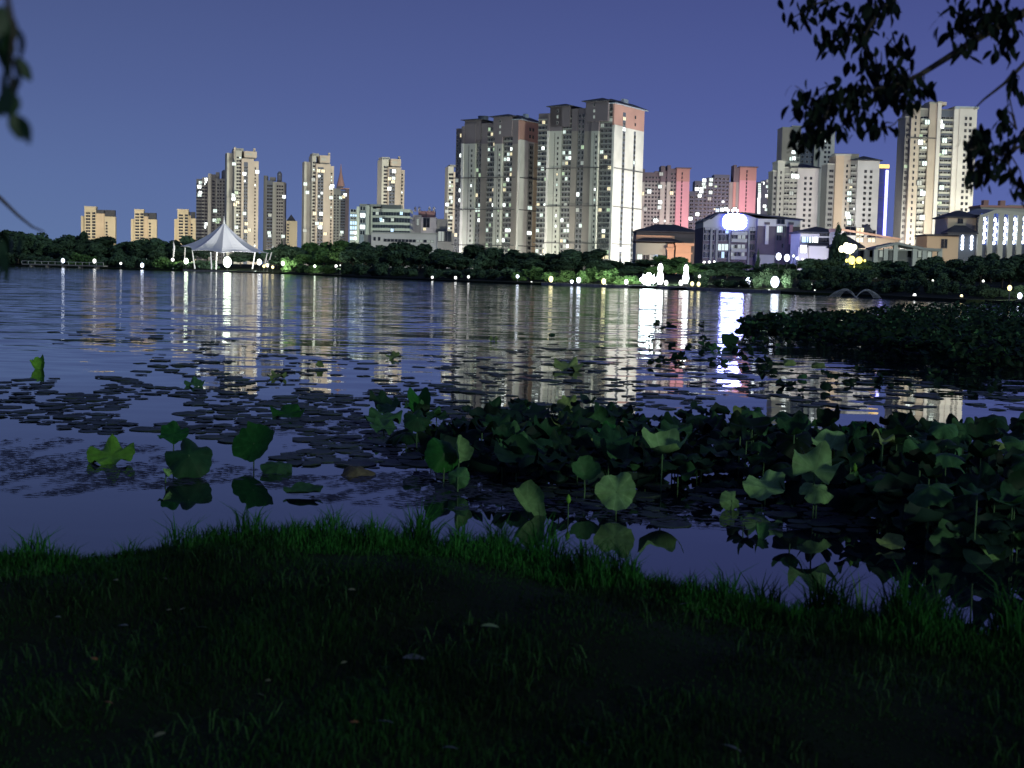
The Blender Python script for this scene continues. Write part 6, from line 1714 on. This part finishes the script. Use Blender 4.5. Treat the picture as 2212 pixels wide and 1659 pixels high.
# fallen leaves on the lawn
LV = {'pale': mat('dry_leaf_pale', (.12, .13, .07), .7, var=.2, vscale=4), 'orange': mat('dry_leaf_orange', (.16, .07, .015), .7, var=.25, vscale=4), 'grey': mat('dry_leaf_grey', (.07, .085, .08), .7, var=.2, vscale=4), 'green': mat('dry_leaf_green', (.10, .16, .06), .7)}
LM = {k: small_leaf_mesh(m, .30, 1, .34) for k, m in LV.items()}
for px, py, c_, w, lab in ((752, 1278, 'pale', 16, 'upright pale fallen leaf below the reed tuft'), (255, 1258, 'pale', 14, 'pale fallen leaf at the left grass fringe'), (362, 1256, 'pale', 12, 'pale leaf scrap right of the left fringe leaf'), (102, 1285, 'green', 26, 'long greenish leaf lying at the left'),
        (927, 1306, 'pale', 18, 'pale leaf hanging in the middle grass'), (360, 1322, 'pale', 11, 'left one of a pair of pale leaves'), (388, 1322, 'pale', 13, 'right one of a pair of pale leaves'), (132, 1338, 'grey', 12, 'grey leaf scrap under the long greenish leaf'), (277, 1356, 'grey', 22, 'grey leaf lying flat under the left fringe'),
        (420, 1361, 'green', 34, 'long dark green leaf lying flat'), (210, 1431, 'orange', 20, 'upper orange fallen leaf'), (245, 1526, 'orange', 20, 'lower orange fallen leaf'), (737, 1438, 'pale', 14, 'pale leaf left of the long grey one'), (870, 1426, 'grey', 48, 'longest grey fallen leaf'),
        (570, 1508, 'pale', 18, 'bright pale leaf in the middle of the lawn'), (585, 1475, 'pale', 12, 'small pale leaf above the bright one'), (332, 1598, 'pale', 26, 'large pale leaf near the bottom left'), (850, 1568, 'grey', 50, 'broad dark grey leaf near the bottom'), (775, 1566, 'orange', 20, 'brownish leaf left of the broad grey one'),
        (955, 1621, 'grey', 34, 'grey leaf at the bottom middle'), (267, 1496, 'pale', 12, 'small pale leaf above the lower orange one'), (1468, 1311, 'pale', 22, 'pale leaf upright on the right grass tuft'), (1532, 1322, 'pale', 12, 'small pale leaf right of the upright one'), (1601, 1631, 'grey', 44, 'bluish grey leaf at the bottom right'),
        (708, 1400, 'pale', 10, 'tiny pale leaf in the lawn centre'), (1078, 1360, 'green', 40, 'wide green leaf lying right of centre'), (1010, 1358, 'grey', 30, 'slender grey leaf beside the wide green one')):
    d = ray(px, py); zz = .29
    for _ in range(6):
        f = CAMP + d * ((zz - EYE) / d.z); zz = bankz(f.x, f.y) + .035
    s_ = w / FP * f.y
    o = link('fallen_leaf', LM[c_], None, (f.x, f.y, f.z + .01), (rnd.uniform(.15, .6), rnd.uniform(-.3, .3), rnd.choice((-1, 1)) * rnd.uniform(.9, 1.9)), (s_, s_, s_))
    tag(o, lab, 'fallen leaf', 'fallen leaves on the lawn')

# ------------------------------------------------------------------ overhanging trees
M_LEAF = mat('overhead_leaf', (.006, .012, .008), .6, var=.2, vscale=6, spec=.05)
M_LEAF_L = mat('overhead_leaf_green', (.012, .035, .014), .5, var=.2, vscale=6, spec=.2)
LEAVES = [small_leaf_mesh(M_LEAF, c_, 1, w_) for c_, w_ in ((.15, .26), (.35, .30), (.05, .24), (.5, .28))]
LEAVES_L = [small_leaf_mesh(M_LEAF_L, c_, 1, w_) for c_, w_ in ((.15, .30), (.35, .34))]
tr = thing('overhanging_tree', 'dark broad leaved tree whose branches hang across the upper right of the view', 'tree', (4.3, 4.6, .28))
org = Vector((4.3, 4.6, .28))
W = lambda px, py, D: P(px, py, D) - org
mb = MB(); mb.tube([(0, 0, -.3), (.05, 0, 1.2), (-.05, .05, 2.4), (.1, .1, 4.2), (.0, .0, 6.0)], [.20, .17, .15, .12, .07], 10); mb.build('trunk', M_BARK, tr, True)
def limb(pts, r0, r1, parent=None, start=None):
    v = ([Vector(start)] if start is not None else []) + [W(*p) for p in pts]
    n_ = len(v)
    mb = MB(); mb.tube(v, [r0 + (r1 - r0) * i / (n_ - 1) for i in range(n_)], 6)
    o = mb.build('branch', M_BARK, parent or tr, True)
    return v
L1 = limb([(2290, -20, 5.0), (2212, 28, 5.0), (2120, 78, 5.0), (2060, 116, 5.0), (1990, 160, 5.0), (1950, 178, 5.0), (1880, 196, 5.0), (1800, 220, 5.0), (1745, 235, 5.0)], .022, .002, None, (.02, 0, 3.0))
L2 = limb([(2300, 40, 4.8), (2230, 120, 4.8), (2170, 180, 4.8), (2125, 215, 4.8), (2104, 236, 4.8)], .012, .002, None, (.05, .05, 2.6))
L3 = limb([(2280, -60, 5.2), (2120, -60, 5.2), (1980, -40, 5.2), (1900, 20, 5.2), (1860, 90, 5.2), (1900, 170, 5.1), (1880, 230, 5.1)], .018, .002, None, (.08, .08, 3.4))
L4 = limb([(2300, 250, 4.7), (2230, 300, 4.7), (2180, 330, 4.7), (2140, 340, 4.7), (2092, 372, 4.7)], .010, .002, None, (.02, .02, 2.2))
L5 = limb([(1990, -40, 5.2), (1850, -20, 5.3), (1760, 10, 5.3), (1710, 40, 5.3)], .010, .002, None, L3[3])
L6 = limb([(1950, 178, 5.0), (1960, 240, 5.0), (1930, 270, 5.0), (1890, 285, 5.0)], .006, .0015, None, L1[5])
L7 = limb([(1800, 220, 5.0), (1770, 270, 5.0), (1740, 310, 5.0), (1700, 330, 5.0)], .006, .0015, None, L1[8])
L8 = limb([(2190, 150, 4.8), (2180, 210, 4.8), (2196, 280, 4.8)], .005, .0015, None, L2[3])
CL = [  # cx, cy, sx, sy, count, depth
    (1760, 20, 60, 34, 34, 5.3), (1850, 55, 60, 40, 40, 5.2), (1800, 85, 50, 26, 22, 5.2), (1885, 130, 40, 36, 26, 5.1), (1930, 165, 44, 30, 22, 5.0), (1945, 110, 34, 40, 14, 5.0), (1905, 10, 46, 26, 26, 5.2),
    (1760, 215, 52, 34, 40, 5.0), (1840, 205, 56, 34, 46, 5.0), (1925, 200, 46, 34, 34, 5.0), (1990, 185, 40, 16, 14, 5.0), (1830, 265, 60, 20, 16, 5.0), (1745, 295, 34, 24, 22, 5.0), (1760, 255, 34, 30, 16, 5.0), (1900, 262, 30, 24, 9, 5.0),
    (2090, 40, 52, 44, 40, 4.9), (2160, 20, 46, 34, 34, 4.9), (2180, 85, 36, 34, 20, 4.9), (2085, 98, 22, 26, 8, 4.9), (2190, 180, 18, 40, 14, 4.8), (2170, 250, 14, 26, 8, 4.8),
    (2185, 300, 40, 30, 26, 4.7), (2110, 310, 34, 34, 26, 4.7), (2150, 355, 46, 34, 26, 4.7), (2105, 375, 22, 20, 8, 4.7), (2200, 400, 18, 30, 10, 4.7)]
limbs = [L1, L2, L3, L4, L5, L6, L7, L8]
nodes = [p for L in limbs for p in L[2:]]
n_leaf = 0; extra = MB()
lv = [[tuple(v.co) for v in me.vertices] for me in LEAVES]; lf = [[tuple(p.vertices) for p in me.polygons] for me in LEAVES]
allL = []
for cx, cy, sx, sy, n_, D in CL:
    c = W(cx, cy, D)
    near = min(nodes, key=lambda p: (p - c).length)
    sub = []
    for _ in range(3):
        e_ = W(cx + rnd.uniform(-1, 1) * sx, cy + rnd.uniform(-1, 1) * sy, D + rnd.uniform(-.15, .15)); sub.append(e_)
        mid = near.lerp(e_, .5) + Vector((rnd.uniform(-.02, .02), rnd.uniform(-.02, .02), .02))
        mb = MB(); mb.tube([near, mid, e_], [.0035, .0025, .0012], 4); mb.build('twig', M_BARK, tr)
    for _ in range(int(n_ * 1.55)):
        p = W(cx + max(-1.3, min(1.3, rnd.gauss(0, .55))) * sx, cy + max(-1.3, min(1.3, rnd.gauss(0, .55))) * sy, D + rnd.uniform(-.25, .25))
        s_ = rnd.uniform(.034, .060)
        rot = (rnd.uniform(-1.9, -.5), rnd.uniform(-.6, .6), rnd.uniform(0, 6.28))
        allL.append((p, s_, rot))
rnd.shuffle(allL)
for p, s_, rot in allL[:298]: link('leaf', rnd.choice(LEAVES), tr, p, rot, (s_, s_, s_))
for p, s_, rot in allL[298:]:
    k = rnd.randrange(4); M = Matrix.Translation(p) @ Euler(rot).to_matrix().to_4x4() @ Matrix.Scale(s_, 4)
    extra.add([tuple(M @ Vector(a)) for a in lv[k]], lf[k])
# the rest of the crown, out of the picture above and beside it
for _ in range(5200):
    a = rnd.uniform(0, 6.28); rr = 2.6 * math.sqrt(rnd.random()); zz = rnd.uniform(3.0, 6.3)
    p = Vector((math.cos(a) * rr, math.sin(a) * rr, zz))
    q = project(p + org)
    if (p + org).y < .3 or (-60 < q[0] < 2272 and -60 < q[1] < 1700): continue
    k = rnd.randrange(4); M = Matrix.Translation(p) @ Euler((rnd.uniform(-1.9, -.5), rnd.uniform(-.6, .6), rnd.uniform(0, 6.28))).to_matrix().to_4x4() @ Matrix.Scale(rnd.uniform(.06, .10), 4)
    extra.add([tuple(M @ Vector(a_)) for a_ in lv[k]], lf[k])
tag(extra.build('leaves', M_LEAF, tr), kind='stuff')

# tree at the left edge, its nearest leaves out of focus
org2 = Vector((-2.9, 2.6, .28))
tl = thing('overhanging_tree', 'blurred green leaves of a near tree hanging in at the upper left edge', 'tree', org2)
W2 = lambda px, py, D: P(px, py, D) - org2
mb = MB(); mb.tube([(0, 0, -.3), (.02, 0, 1.4), (-.1, .1, 3.0), (0, 0, 4.6)], [.13, .11, .09, .04], 8); mb.build('trunk', M_BARK, tl, True)
mb = MB(); mb.tube([(-.05, .05, 2.4), W2(-240, -160, 2.3), W2(-90, -90, 2.3), W2(10, -30, 1.65), W2(30, 60, 1.65), W2(22, 150, 1.65), W2(34, 235, 1.65)], [.02, .014, .008, .004, .003, .002, .001], 5); mb.build('branch', M_BARK, tl, True)
for px, py, s_ in ((8, 12, .055), (30, 40, .06), (40, 62, .05), (14, 72, .05), (24, 118, .05), (36, 122, .045), (8, 150, .05), (22, 165, .06), (14, 185, .05), (36, 205, .035), (26, 240, .045), (40, 250, .045), (-8, 100, .05), (-10, 40, .06), (4, 196, .05)):
    link('leaf', rnd.choice(LEAVES_L), tl, W2(px, py, 1.65 + rnd.uniform(-.12, .1)), (rnd.uniform(-1.7, -1.0), rnd.uniform(-.5, .5), rnd.uniform(-.9, .9)), (s_ * .74,) * 3)
mb = MB(); mb.tube([(-.05, .05, 1.7), W2(-60, 380, 3.0), W2(0, 427, 3.0), W2(40, 466, 3.0), W2(70, 490, 3.0), W2(96, 501, 3.0)], [.012, .006, .0045, .0035, .0025, .0015], 5); mb.build('branch', M_BARK, tl, True)
mb = MB(); mb.tube([(.0, .0, 1.3), W2(-80, 520, 2.6), W2(-10, 545, 2.6), W2(18, 560, 2.6)], [.008, .005, .003, .002], 5); mb.build('branch', M_BARK, tl, True)
for px, py, s_ in ((0, 500, .07), (22, 508, .06), (40, 512, .05), (8, 520, .07), (2, 548, .06), (14, 562, .06), (20, 575, .05), (4, 580, .06), (-10, 530, .07)):
    link('leaf', rnd.choice(LEAVES_L), tl, W2(px, py, 2.6 + rnd.uniform(-.2, .2)), (rnd.uniform(-1.7, -.8), rnd.uniform(-.5, .5), rnd.uniform(-1.5, 1.5)), (s_ * .6,) * 3)
ex2 = MB()
for _ in range(2600):
    a = rnd.uniform(0, 6.28); rr = 1.7 * math.sqrt(rnd.random()); zz = rnd.uniform(2.2, 4.9)
    p = Vector((math.cos(a) * rr, math.sin(a) * rr, zz)); q = project(p + org2)
    if (p + org2).y < .3 or (-90 < q[0] < 2272 and -60 < q[1] < 1700): continue
    k = rnd.randrange(4); M = Matrix.Translation(p) @ Euler((rnd.uniform(-1.9, -.5), rnd.uniform(-.6, .6), rnd.uniform(0, 6.28))).to_matrix().to_4x4() @ Matrix.Scale(rnd.uniform(.05, .08), 4)
    ex2.add([tuple(M @ Vector(a_)) for a_ in lv[k]], lf[k])
tag(ex2.build('leaves', M_LEAF_L, tl), kind='stuff')
